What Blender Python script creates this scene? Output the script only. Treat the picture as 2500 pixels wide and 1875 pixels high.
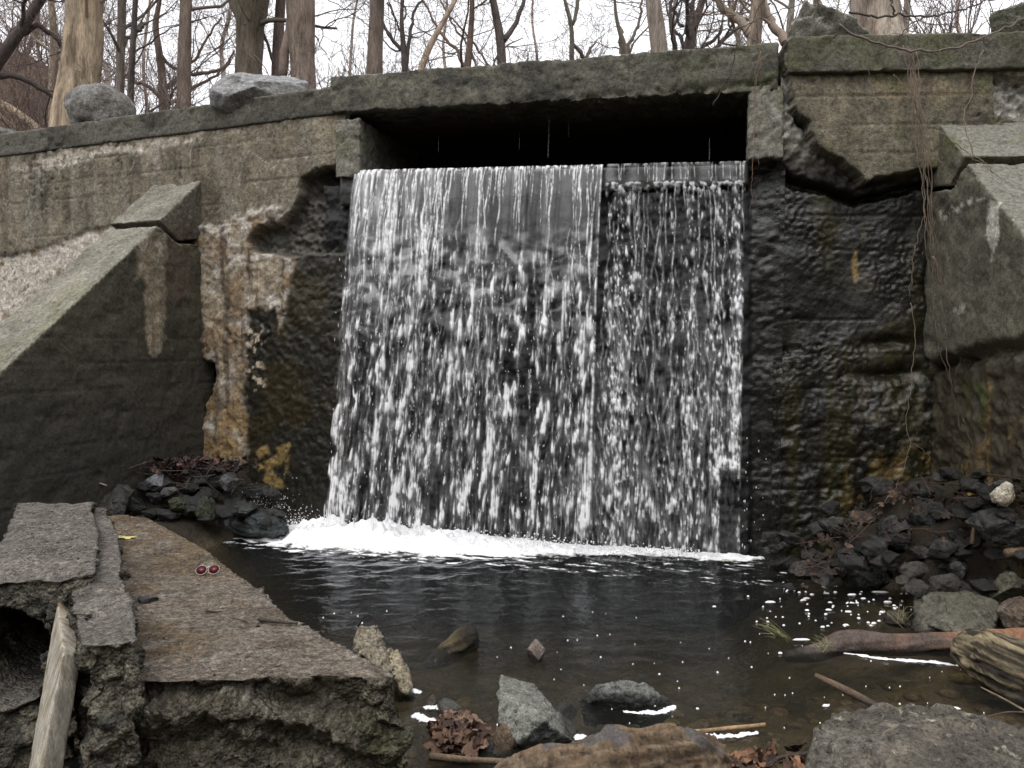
import bpy, bmesh, math, random
import numpy as np
from mathutils import Vector
R = math.radians
scene = bpy.context.scene
for o in list(bpy.data.objects): bpy.data.objects.remove(o)
COL = scene.collection

# ---------------------------------------------------------------- camera, sky, sun, exposure
CAM = np.array([0.0, 0.0, 1.7]); PITCH = math.atan(97.5 / 2000.0)
cd = bpy.data.cameras.new('camera'); cd.sensor_width = 36.0; cd.lens = 28.8
cd.clip_start = 0.05; cd.clip_end = 1000
cam = bpy.data.objects.new('camera', cd); COL.objects.link(cam)
cam.location = CAM; cam.rotation_euler = (R(90) - PITCH, 0, 0); scene.camera = cam

SUN_EL, SUN_ROT = R(58), R(200)
world = bpy.data.worlds.new('World'); scene.world = world; world.use_nodes = True
wn = world.node_tree.nodes; wl = world.node_tree.links; wn.clear()
sky = wn.new('ShaderNodeTexSky'); sky.sky_type = 'NISHITA'; sky.sun_disc = False
sky.sun_elevation = SUN_EL; sky.sun_rotation = SUN_ROT; sky.dust_density = 6.0; sky.air_density = 1.0
hs = wn.new('ShaderNodeHueSaturation'); hs.inputs['Saturation'].default_value = 0.06
mx = wn.new('ShaderNodeMixRGB'); mx.inputs[0].default_value = 0.72; mx.inputs[2].default_value = (9.8, 9.8, 10.2, 1)
bg = wn.new('ShaderNodeBackground'); bg.inputs['Strength'].default_value = 0.145
wo = wn.new('ShaderNodeOutputWorld')
wl.new(sky.outputs[0], hs.inputs['Color']); wl.new(hs.outputs[0], mx.inputs[1])
wl.new(mx.outputs[0], bg.inputs['Color']); wl.new(bg.outputs[0], wo.inputs['Surface'])
sd = bpy.data.lights.new('sun', 'SUN'); sd.energy = 0.7; sd.angle = R(20); sd.color = (1, .97, .92)
sun = bpy.data.objects.new('sun', sd); COL.objects.link(sun)
az = SUN_ROT  # behind the camera, a little to the left
sv = Vector((math.sin(az) * math.cos(SUN_EL), math.cos(az) * math.cos(SUN_EL), math.sin(SUN_EL)))
sun.rotation_euler = (-sv).to_track_quat('-Z', 'Y').to_euler(); sun.location = sv * 30
scene.view_settings.view_transform = 'Standard'; scene.view_settings.look = 'None'
scene.view_settings.gamma = 1; scene.view_settings.use_curve_mapping = False
scene.view_settings.exposure = 0.38
scene.render.engine = 'CYCLES'
scene.cycles.max_bounces = 6; scene.cycles.diffuse_bounces = 3; scene.cycles.glossy_bounces = 3
scene.cycles.transparent_max_bounces = 24; scene.cycles.transmission_bounces = 4
scene.cycles.caustics_reflective = False; scene.cycles.caustics_refractive = False

# ---------------------------------------------------------------- pixel <-> place (photo is 2500 x 1875)
FW = np.array([0, math.cos(PITCH), -math.sin(PITCH)]); UP = np.array([0, math.sin(PITCH), math.cos(PITCH)]); RT = np.array([1.0, 0, 0])
def ray(px, py): return FW + RT * ((px - 1250) / 2000.) + UP * (-(py - 937.5) / 2000.)
def at_y(px, py, Y):
    d = ray(px, py); return CAM + d * (Y / d[1])
def at_z(px, py, z):
    d = ray(px, py); return CAM + d * ((z - CAM[2]) / d[2])
def at_plane(px, py, p0, n):
    d = ray(px, py); n = np.asarray(n, float); return CAM + d * (np.dot(np.asarray(p0) - CAM, n) / np.dot(d, n))
def proj(P):
    q = P - CAM; w = q @ FW
    return 1250 + 2000 * (q @ RT) / w, 937.5 - 2000 * (q @ UP) / w

# ---------------------------------------------------------------- noise
_G = np.array([[1,1,0],[-1,1,0],[1,-1,0],[-1,-1,0],[1,0,1],[-1,0,1],[1,0,-1],[-1,0,-1],[0,1,1],[0,-1,1],[0,1,-1],[0,-1,-1],[1,1,0],[-1,1,0],[0,-1,1],[0,-1,-1]], np.float32)
def perlin(P, seed=0):
    P = np.asarray(P, np.float32); I = np.floor(P).astype(np.int64); f = P - I
    u = f * f * f * (f * (f * 6 - 15) + 10)
    def h(a, b, c):
        x = (I[:, 0] + a) * 374761393 + (I[:, 1] + b) * 668265263 + (I[:, 2] + c) * 2147483647 + seed * 974711
        x = (x ^ (x >> 13)) * 1274126177; x = x & 0xffffffff; x = (x ^ (x >> 16)) & 15
        g = _G[x]; return g[:, 0] * (f[:, 0] - a) + g[:, 1] * (f[:, 1] - b) + g[:, 2] * (f[:, 2] - c)
    L = lambda a, b, t: a + (b - a) * t
    x0 = L(L(h(0,0,0), h(1,0,0), u[:,0]), L(h(0,1,0), h(1,1,0), u[:,0]), u[:,1])
    x1 = L(L(h(0,0,1), h(1,0,1), u[:,0]), L(h(0,1,1), h(1,1,1), u[:,0]), u[:,1])
    return L(x0, x1, u[:, 2])
def fbm(P, scale=1.0, oct=4, seed=0, gain=.5):
    P = np.asarray(P, np.float32) * np.asarray(scale, np.float32); s = 0; a = 1.
    for i in range(oct):
        s = s + a * perlin(P * (2.03 ** i) + 17.3 * i, seed + i * 7); a *= gain
    return s
def ridged(P, scale=1.0, oct=4, seed=0):
    P = np.asarray(P, np.float32) * np.asarray(scale, np.float32); s = 0; a = 1.
    for i in range(oct):
        s = s + a * (1 - 2.2 * np.abs(perlin(P * (2.03 ** i) + 11.1 * i, seed + i * 5))); a *= .5
    return s / 2
def facetn(P, scale, seed=0, jit=.9):
    """every Voronoi cell gets its own tilted plane: chipped, angular stone"""
    P = np.asarray(P, np.float64) * np.asarray(scale, float); I = np.floor(P).astype(np.int64); best = np.full(len(P), 1e9); val = np.zeros(len(P))
    for dx in (-1, 0, 1):
        for dy in (-1, 0, 1):
            for dz in (-1, 0, 1):
                c = I + [dx, dy, dz]; h = (c[:, 0] * 73856093) ^ (c[:, 1] * 19349663) ^ (c[:, 2] * 83492791) ^ (seed * 7919 + 13)
                def rnd():
                    nonlocal h
                    h = (h * 1103515245 + 12345) & 0x7fffffff; h = h ^ (h >> 11); return (h & 0xffff) / 65535.
                q = P - (c + .5 + jit * (np.stack([rnd(), rnd(), rnd()], 1) - .5)); d = (q * q).sum(1)
                v = (rnd() - .5) * .9 + q[:, 0] * (rnd() - .5) * 1.6 + q[:, 1] * (rnd() - .5) * 1.6 + q[:, 2] * (rnd() - .5) * 1.6
                m = d < best; best = np.where(m, d, best); val = np.where(m, v, val)
    return val
def sstep(a, b, x):
    t = np.clip((x - a) / (b - a), 0, 1); return t * t * (3 - 2 * t)
def poly_sd(px, py, poly):
    poly = np.asarray(poly, float); n = len(poly); ins = np.zeros(px.shape, bool); dm = np.full(px.shape, 1e9)
    for i in range(n):
        a = poly[i]; b = poly[(i + 1) % n]
        c = (a[1] > py) != (b[1] > py)
        ins ^= c & (px < (b[0] - a[0]) * (py - a[1]) / (b[1] - a[1] + 1e-12) + a[0])
        e = b - a; t = np.clip(((px - a[0]) * e[0] + (py - a[1]) * e[1]) / (e @ e + 1e-9), 0, 1)
        dm = np.minimum(dm, np.hypot(px - a[0] - t * e[0], py - a[1] - t * e[1]))
    return np.where(ins, dm, -dm)
def pmask(px, py, poly, soft=8): return sstep(-soft, soft, poly_sd(px, py, poly))
def mixc(C, c, m):
    m = np.asarray(m)[:, None]; return C * (1 - m) + np.asarray(c, float) * m

# ---------------------------------------------------------------- mesh helpers
def np_mesh(name, V, F, smooth=True):
    me = bpy.data.meshes.new(name); V = np.asarray(V, np.float32)
    Fs = [np.asarray(f) for f in (F if isinstance(F, list) else [F]) if len(f)]
    me.vertices.add(len(V)); me.vertices.foreach_set('co', V.ravel())
    nl = sum(f.size for f in Fs); npg = sum(len(f) for f in Fs)
    me.loops.add(nl); me.polygons.add(npg)
    me.loops.foreach_set('vertex_index', np.concatenate([f.ravel() for f in Fs]).astype(np.int32))
    tot = np.concatenate([np.full(len(f), f.shape[1]) for f in Fs]); st = np.concatenate([[0], np.cumsum(tot)[:-1]])
    me.polygons.foreach_set('loop_start', st.astype(np.int32))
    if smooth: me.polygons.foreach_set('use_smooth', np.ones(npg, bool))
    me.update(calc_edges=True); me.validate(); return me
def set_col(me, C, wet=None):
    n = len(me.vertices); C = np.asarray(C, np.float32)
    if C.ndim == 1: C = np.tile(C, (n, 1))
    a = me.attributes.new('Col', 'FLOAT_COLOR', 'POINT')
    a.data.foreach_set('color', np.concatenate([np.clip(C, .002, .95), np.ones((n, 1))], 1).astype(np.float32).ravel())
    w = np.zeros(n) if wet is None else np.broadcast_to(np.asarray(wet, float), (n,))
    b = me.attributes.new('wet', 'FLOAT', 'POINT'); b.data.foreach_set('value', np.ascontiguousarray(w, np.float32))
def obj(name, me, mat=None, parent=None):
    o = bpy.data.objects.new(name, me); COL.objects.link(o)
    if mat and me is not None and not me.materials: me.materials.append(mat)
    if parent: o.parent = parent
    return o
def tag(o, label, cat=None, group=None, kind=None):
    o['label'] = label
    if cat: o['category'] = cat
    if group: o['group'] = group
    if kind: o['kind'] = kind
    return o
def empty(name, loc, label, cat, group=None):
    o = bpy.data.objects.new(name, None); COL.objects.link(o); o.location = loc; o.empty_display_size = .2
    return tag(o, label, cat, group)
def part(name, V, F, mat, parent, C=None, wet=None, smooth=True, label=None):
    """mesh given in world space, placed under an un-rotated parent"""
    V = np.asarray(V, float)
    if parent is not None:
        off = np.array(parent.location)
        if parent.parent: off = off + np.array(parent.parent.location)
    else: off = V.mean(0) * np.array([1, 1, 0]) + np.array([0, 0, V[:, 2].min()])
    me = np_mesh(name, V - off, F, smooth)
    if C is not None: set_col(me, C, wet)
    o = obj(name, me, mat, parent)
    if parent is None: o.location = off
    if label: o['label'] = label
    return o
def grid_faces(nu, nv):
    i = np.arange(nu * nv).reshape(nv, nu)
    return np.stack([i[:-1, :-1], i[:-1, 1:], i[1:, 1:], i[1:, :-1]], -1).reshape(-1, 4)
def vnormals(V, F):
    N = np.zeros_like(V, dtype=float)
    for f in (F if isinstance(F, list) else [F]):
        if not len(f): continue
        if f.shape[1] == 3: n = np.cross(V[f[:, 1]] - V[f[:, 0]], V[f[:, 2]] - V[f[:, 0]])
        else: n = np.cross(V[f[:, 2]] - V[f[:, 0]], V[f[:, 3]] - V[f[:, 1]])
        for k in range(f.shape[1]): np.add.at(N, f[:, k], n)
    return N / (np.linalg.norm(N, axis=1, keepdims=True) + 1e-12)
def bm_arrays(bm):
    bm.verts.ensure_lookup_table(); V = np.array([v.co[:] for v in bm.verts]); bm.verts.index_update()
    T = [[v.index for v in f.verts] for f in bm.faces]
    return V, [np.array([t for t in T if len(t) == k]) for k in (3, 4) if any(len(t) == k for t in T)], [t for t in T if len(t) > 4]
def voxel(V, faces, vs, cut=None):
    """closed polyhedron -> even skin of quads (voxel remesh), optional solid to cut away first"""
    def tmp(V, faces):
        m = bpy.data.meshes.new('t'); m.from_pydata([tuple(map(float, v)) for v in V], [], [tuple(map(int, f)) for f in faces])
        b = bmesh.new(); b.from_mesh(m); bmesh.ops.recalc_face_normals(b, faces=b.faces); b.to_mesh(m); b.free()
        o = bpy.data.objects.new('t', m); COL.objects.link(o); return o
    o = tmp(V, faces); oc = None
    if cut is not None:
        oc = tmp(*cut); b = o.modifiers.new('b', 'BOOLEAN'); b.operation = 'DIFFERENCE'; b.object = oc; b.solver = 'EXACT'
    r = o.modifiers.new('r', 'REMESH'); r.mode = 'VOXEL'; r.voxel_size = vs; r.adaptivity = 0
    dg = bpy.context.evaluated_depsgraph_get(); ev = o.evaluated_get(dg); m = ev.to_mesh()
    n = len(m.vertices); A = np.empty(n * 3, np.float32); m.vertices.foreach_get('co', A)
    lt = np.empty(len(m.polygons), np.int32); m.polygons.foreach_get('loop_total', lt)
    li = np.empty(len(m.loops), np.int32); m.loops.foreach_get('vertex_index', li)
    st = np.concatenate([[0], np.cumsum(lt)[:-1]])
    F = [li[st[lt == k][:, None] + np.arange(k)] for k in (3, 4) if (lt == k).any()]
    ev.to_mesh_clear()
    for q in (o, oc):
        if q: md = q.data; bpy.data.objects.remove(q); bpy.data.meshes.remove(md)
    return A.reshape(-1, 3).astype(float), F
def hull(points):
    bm = bmesh.new()
    for p in points: bm.verts.new(p)
    r = bmesh.ops.convex_hull(bm, input=bm.verts)
    bmesh.ops.delete(bm, geom=[v for v in bm.verts if not v.link_faces], context='VERTS')
    bm.verts.index_update(); V = np.array([v.co[:] for v in bm.verts]); F = [[v.index for v in f.verts] for f in bm.faces]
    bm.free(); return V, F
def prism(top, bottom):
    n = len(top); V = np.concatenate([np.asarray(top, float), np.asarray(bottom, float)])
    F = [list(range(n)), list(range(2 * n - 1, n - 1, -1))] + [[i, (i + 1) % n, n + (i + 1) % n, n + i] for i in range(n)]
    return V, F
def boxpts(o, a, b, c):
    o, a, b, c = (np.asarray(x, float) for x in (o, a, b, c))
    return prism([o + c, o + a + c, o + a + b + c, o + b + c], [o, o + a, o + a + b, o + b])
class Buf:
    def __init__(s): s.V = []; s.Q = []; s.T = []; s.n = 0; s.C = []
    def add(s, V, Q=None, T=None, c=None):
        s.V.append(np.asarray(V, float))
        if Q is not None and len(Q): s.Q.append(np.asarray(Q) + s.n)
        if T is not None and len(T): s.T.append(np.asarray(T) + s.n)
        if c is not None: s.C.append(np.tile(np.asarray(c, float), (len(V), 1)))
        s.n += len(V)
    def get(s):
        F = []
        if s.Q: F.append(np.concatenate(s.Q))
        if s.T: F.append(np.concatenate(s.T))
        return np.concatenate(s.V), F
    def cols(s): return np.concatenate(s.C)
def tube(buf, pts, rad, sides=6, c=None, cap=True):
    pts = np.asarray(pts, float); n = len(pts); rad = np.broadcast_to(np.asarray(rad, float), (n,))
    t = np.gradient(pts, axis=0); t /= np.linalg.norm(t, axis=1, keepdims=True) + 1e-9
    ref = np.array([0.31, 0.95, 0.05]) if abs(t[0] @ np.array([0.31, 0.95, .05])) < .9 else np.array([1., 0, 0])
    a = np.cross(t, ref); a /= np.linalg.norm(a, axis=1, keepdims=True) + 1e-9; b = np.cross(t, a)
    th = np.arange(sides) * 2 * math.pi / sides
    V = pts[:, None] + rad[:, None, None] * (a[:, None] * np.cos(th)[None, :, None] + b[:, None] * np.sin(th)[None, :, None])
    i = np.arange(n * sides).reshape(n, sides); j = np.roll(i, -1, 1)
    Q = np.stack([i[:-1], j[:-1], j[1:], i[1:]], -1).reshape(-1, 4); V = V.reshape(-1, 3); T = []
    if cap:
        V = np.concatenate([V, pts[:1], pts[-1:]]); k = n * sides
        T = [[k, i[0][(q + 1) % sides], i[0][q]] for q in range(sides)] + [[k + 1, i[-1][q], i[-1][(q + 1) % sides]] for q in range(sides)]
    buf.add(V, Q, T, c)
_ico = {}
def ico(sub):
    if sub not in _ico:
        bm = bmesh.new(); bmesh.ops.create_icosphere(bm, subdivisions=sub, radius=1); V, F, _ = bm_arrays(bm); bm.free(); _ico[sub] = (V, F[0])
    return _ico[sub]
def smooth_path(pts, n):
    pts = np.asarray(pts, float); d = np.concatenate([[0], np.cumsum(np.linalg.norm(np.diff(pts[:, :3], axis=0), axis=1))])
    k = np.linspace(0, d[-1], n); Q = np.stack([np.interp(k, d, pts[:, i]) for i in range(pts.shape[1])], 1)
    for _ in range(2): Q[1:-1] = (Q[:-2] + 2 * Q[1:-1] + Q[2:]) / 4
    return Q

# ---------------------------------------------------------------- materials (all node based)
def attr_mat(name, dry=.9, wetr=.28, nscale=40., nvar=.35, bscale=60., bstr=.3, bdist=.01, spec=.35, aniso=None, agg=0., wb=1.):
    m = bpy.data.materials.new(name); m.use_nodes = True; N = m.node_tree.nodes; L = m.node_tree.links; p = N['Principled BSDF']
    ca = N.new('ShaderNodeAttribute'); ca.attribute_name = 'Col'; wa = N.new('ShaderNodeAttribute'); wa.attribute_name = 'wet'
    tc = N.new('ShaderNodeTexCoord'); mp = N.new('ShaderNodeMapping'); L.new(tc.outputs['Object'], mp.inputs[0])
    if aniso: mp.inputs['Scale'].default_value = aniso
    nz = N.new('ShaderNodeTexNoise'); nz.inputs['Scale'].default_value = nscale; nz.inputs['Detail'].default_value = 8; nz.inputs['Roughness'].default_value = .65
    L.new(mp.outputs[0], nz.inputs['Vector'])
    nf = N.new('ShaderNodeTexNoise'); nf.inputs['Scale'].default_value = nscale * 4.5; nf.inputs['Detail'].default_value = 4; nf.inputs['Roughness'].default_value = .7
    L.new(mp.outputs[0], nf.inputs['Vector'])
    av = N.new('ShaderNodeMath'); av.operation = 'MULTIPLY_ADD'; av.inputs[1].default_value = .55; L.new(nf.outputs[0], av.inputs[0]); 
    hv = N.new('ShaderNodeMath'); hv.operation = 'MULTIPLY'; hv.inputs[1].default_value = .45; L.new(nz.outputs[0], hv.inputs[0]); L.new(hv.outputs[0], av.inputs[2])
    mr = N.new('ShaderNodeMapRange'); mr.inputs[1].default_value = .36; mr.inputs[2].default_value = .64; mr.clamp = False
    mr.inputs[3].default_value = (1 - nvar) * .89; mr.inputs[4].default_value = (1 + nvar) * .89; L.new(av.outputs[0], mr.inputs[0])
    ml = N.new('ShaderNodeVectorMath'); ml.operation = 'SCALE'; L.new(ca.outputs['Color'], ml.inputs[0]); L.new(mr.outputs[0], ml.inputs['Scale'])
    L.new(ml.outputs[0], p.inputs['Base Color'])
    vo = None
    if agg:      # exposed aggregate: every pebble its own tone, standing a little proud
        vo = N.new('ShaderNodeTexVoronoi'); vo.inputs['Scale'].default_value = agg; L.new(mp.outputs[0], vo.inputs['Vector'])
        sx = N.new('ShaderNodeSeparateColor'); L.new(vo.outputs['Color'], sx.inputs[0]); mv = N.new('ShaderNodeMapRange'); mv.inputs[3].default_value = .74; mv.inputs[4].default_value = 1.3; L.new(sx.outputs[0], mv.inputs[0])
        m2 = N.new('ShaderNodeVectorMath'); m2.operation = 'SCALE'; L.new(ml.outputs[0], m2.inputs[0]); L.new(mv.outputs[0], m2.inputs['Scale']); L.new(m2.outputs[0], p.inputs['Base Color'])
    rr = N.new('ShaderNodeMapRange'); rr.inputs[3].default_value = dry; rr.inputs[4].default_value = wetr; L.new(wa.outputs['Fac'], rr.inputs[0])
    L.new(rr.outputs[0], p.inputs['Roughness']); p.inputs['Specular IOR Level'].default_value = spec
    n2 = N.new('ShaderNodeTexNoise'); n2.inputs['Scale'].default_value = bscale; n2.inputs['Detail'].default_value = 6; n2.inputs['Roughness'].default_value = .6
    L.new(mp.outputs[0], n2.inputs['Vector'])
    bp = N.new('ShaderNodeBump'); bs_ = N.new('ShaderNodeMapRange'); bs_.inputs[3].default_value = bstr; bs_.inputs[4].default_value = bstr * wb; L.new(wa.outputs['Fac'], bs_.inputs[0]); L.new(bs_.outputs[0], bp.inputs['Strength']); bp.inputs['Distance'].default_value = bdist
    ba = N.new('ShaderNodeMath'); ba.operation = 'MULTIPLY_ADD'; ba.inputs[1].default_value = .5; L.new(nf.outputs[0], ba.inputs[0]); L.new(n2.outputs[0], ba.inputs[2]); L.new(ba.outputs[0], bp.inputs['Height'])
    if vo:
        vs_ = N.new('ShaderNodeMath'); vs_.operation = 'MULTIPLY_ADD'; vs_.inputs[1].default_value = -1.1; L.new(vo.outputs['Distance'], vs_.inputs[0]); L.new(ba.outputs[0], vs_.inputs[2]); L.new(vs_.outputs[0], bp.inputs['Height'])
    L.new(bp.outputs[0], p.inputs['Normal'])
    return m
M = {}
M['concrete'] = attr_mat('weathered_concrete', .92, .20, 36, .85, 60, .8, .014, .45, None, 0., .35)
M['stone'] = attr_mat('stone', .88, .20, 26, .95, 45, 1., .018, .45)
M['broken'] = attr_mat('broken_concrete', .93, .3, 30, .85, 40, 1., .02, .3, None, 62.)
M['bark'] = attr_mat('bark', .92, .4, 14, .55, 22, 1., .04, .2, (1, 1, .16))
M['twig'] = attr_mat('twig', .85, .4, 30, .3, 40, .2, .004, .25)
M['wood'] = attr_mat('driftwood', .85, .3, 18, .5, 30, .8, .012, .3, (1, .16, 1))
M['formed'] = attr_mat('formed_face', .9, .4, 30, .5, 50, .5, .006, .3, (1, 1, .35))
M['leaf'] = attr_mat('dead_leaf', .7, .35, 25, .35, 40, .2, .003, .3)
M['earth'] = attr_mat('earth', .95, .35, 12, .5, 30, .8, .03, .25)
M['plastic'] = attr_mat('smooth_solid', .35, .1, 30, .03, 40, .02, .001, .5)
def water_mat():
    m = bpy.data.materials.new('pool_water'); m.use_nodes = True; N = m.node_tree.nodes; L = m.node_tree.links; N.clear()
    out = N.new('ShaderNodeOutputMaterial'); tr = N.new('ShaderNodeBsdfTransparent'); gl = N.new('ShaderNodeBsdfGlossy')
    gl.inputs['Roughness'].default_value = .06; gl.inputs['Color'].default_value = (.95, .97, 1, 1); tr.inputs['Color'].default_value = (.93, .92, .86, 1)
    fr = N.new('ShaderNodeFresnel'); fr.inputs['IOR'].default_value = 1.33; mix = N.new('ShaderNodeMixShader')
    silt = N.new('ShaderNodeBsdfDiffuse'); silt.inputs['Color'].default_value = (.085, .092, .085, 1); body = N.new('ShaderNodeMixShader'); body.inputs[0].default_value = .075
    L.new(tr.outputs[0], body.inputs[1]); L.new(silt.outputs[0], body.inputs[2])
    tc = N.new('ShaderNodeTexCoord'); nz = N.new('ShaderNodeTexNoise'); nz.inputs['Scale'].default_value = 22; nz.inputs['Detail'].default_value = 4
    L.new(tc.outputs['Object'], nz.inputs['Vector'])
    bp = N.new('ShaderNodeBump'); bp.inputs['Strength'].default_value = .45; bp.inputs['Distance'].default_value = .012; L.new(nz.outputs[0], bp.inputs['Height'])
    L.new(bp.outputs[0], gl.inputs['Normal']); L.new(bp.outputs[0], fr.inputs['Normal'])
    L.new(fr.outputs[0], mix.inputs[0]); L.new(body.outputs[0], mix.inputs[1]); L.new(gl.outputs[0], mix.inputs[2]); L.new(mix.outputs[0], out.inputs['Surface'])
    va = N.new('ShaderNodeVolumeAbsorption'); va.inputs['Color'].default_value = (.50, .47, .36, 1); va.inputs['Density'].default_value = 1.3
    L.new(va.outputs[0], out.inputs['Volume']); return m
M['water'] = water_mat()
def fall_mat(name, attr=True, base=.9):
    m = bpy.data.materials.new(name); m.use_nodes = True; N = m.node_tree.nodes; L = m.node_tree.links; p = N['Principled BSDF']
    p.inputs['Base Color'].default_value = (base, base, base * 1.01, 1); p.inputs['Roughness'].default_value = .25
    p.inputs['Specular IOR Level'].default_value = .5
    if attr:
        a = N.new('ShaderNodeAttribute'); a.attribute_name = 'alpha'; L.new(a.outputs['Fac'], p.inputs['Alpha'])
    return m
M['fall'] = fall_mat('falling_water'); M['foam'] = fall_mat('white_foam', False, .93); M['lace'] = fall_mat('lacy_foam', True, .90); M['lace'].node_tree.nodes['Principled BSDF'].inputs['Roughness'].default_value = .7; M['foam'].node_tree.nodes['Principled BSDF'].inputs['Roughness'].default_value = .7
# ================================================================ large structure: the concrete wall
ZT = 4.0                                   # top of the coping
A0 = np.array([-8.6, 10.35, 0]); A1 = np.array([-1.50, 7.40, 0])      # left wing
B1 = np.array([2.07, 6.42, 0]); C1 = np.array([5.2, 6.24, 0])         # culvert face, right wing
ez = np.array([0, 0, 1.0])
def frame(p, q):
    a = (q - p); L = np.linalg.norm(a); a = a / L; n = np.array([a[1], -a[0], 0]); n = n if n @ (CAM * [1, 1, 0] - p) > 0 else -n
    return a, n, L
aA, nA, LA = frame(A0, A1); aB, nB, LB = frame(A1, B1); aC, nC, LC = frame(B1, C1)
wall = empty('concrete_wall', (0, 7.0, 0), 'tall weathered concrete dam wall with a dark culvert opening', 'wall')

def facet(name, p, a, n, L, z0, z1, res, fn, label=None, u0=0.0):
    nu = int((L - u0) / res); nz_ = int((z1 - z0) / res)
    u = np.linspace(u0, L, nu); z = np.linspace(z0, z1, nz_); U, Z = np.meshgrid(u, z); U = U.ravel(); Z = Z.ravel()
    P = p + U[:, None] * a + Z[:, None] * ez
    px, py = proj(P)
    w1 = fbm(P, 2.2, 4, 3); w2 = fbm(P, 2.2, 4, 9); w3 = fbm(P, 14, 3, 21); w4 = fbm(P, 14, 3, 31)
    d, C, wet = fn(P, px, py, px + w1 * 14 + w3 * 4.5, py + w2 * 14 + w4 * 4.5, U, Z)
    g_ = fbm(P, 24, 3, 55); pit = sstep(.34, .52, fbm(P, 19, 2, 57)) * sstep(0, .3, fbm(P, 1.2, 2, 58)); C = C * (1 + .26 * w3 + .34 * g_)[:, None]; C = mixc(C, C * .35, pit * .8); d = d - .012 * pit
    return part(name, P + d[:, None] * n, grid_faces(nu, nz_), M['concrete'], wall, C, wet, True, label)
def boards(Z, P, h=.19, seed=5):
    """shallow joints left by the formwork boards"""
    k = (Z + .012 * fbm(P, 1.5, 2, seed)) / h; f = np.abs(k - np.round(k)) * h
    q = np.round(k).astype(int); on = fbm(np.stack([P[:, 0] * .8, P[:, 1] * .8, q * 3.7], 1), 1, 2, seed) > -.12
    return np.exp(-(f / .007) ** 2) * on
def stretch(P, sx, sz, seed, oct=4):     # vertical run-off streaks
    return fbm(np.stack([P[:, 0], P[:, 1], P[:, 2] * sz / sx], 1), sx, oct, seed)
BASE = np.array([.205, .178, .126]); WETC = np.array([.020, .0195, .016])

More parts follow.
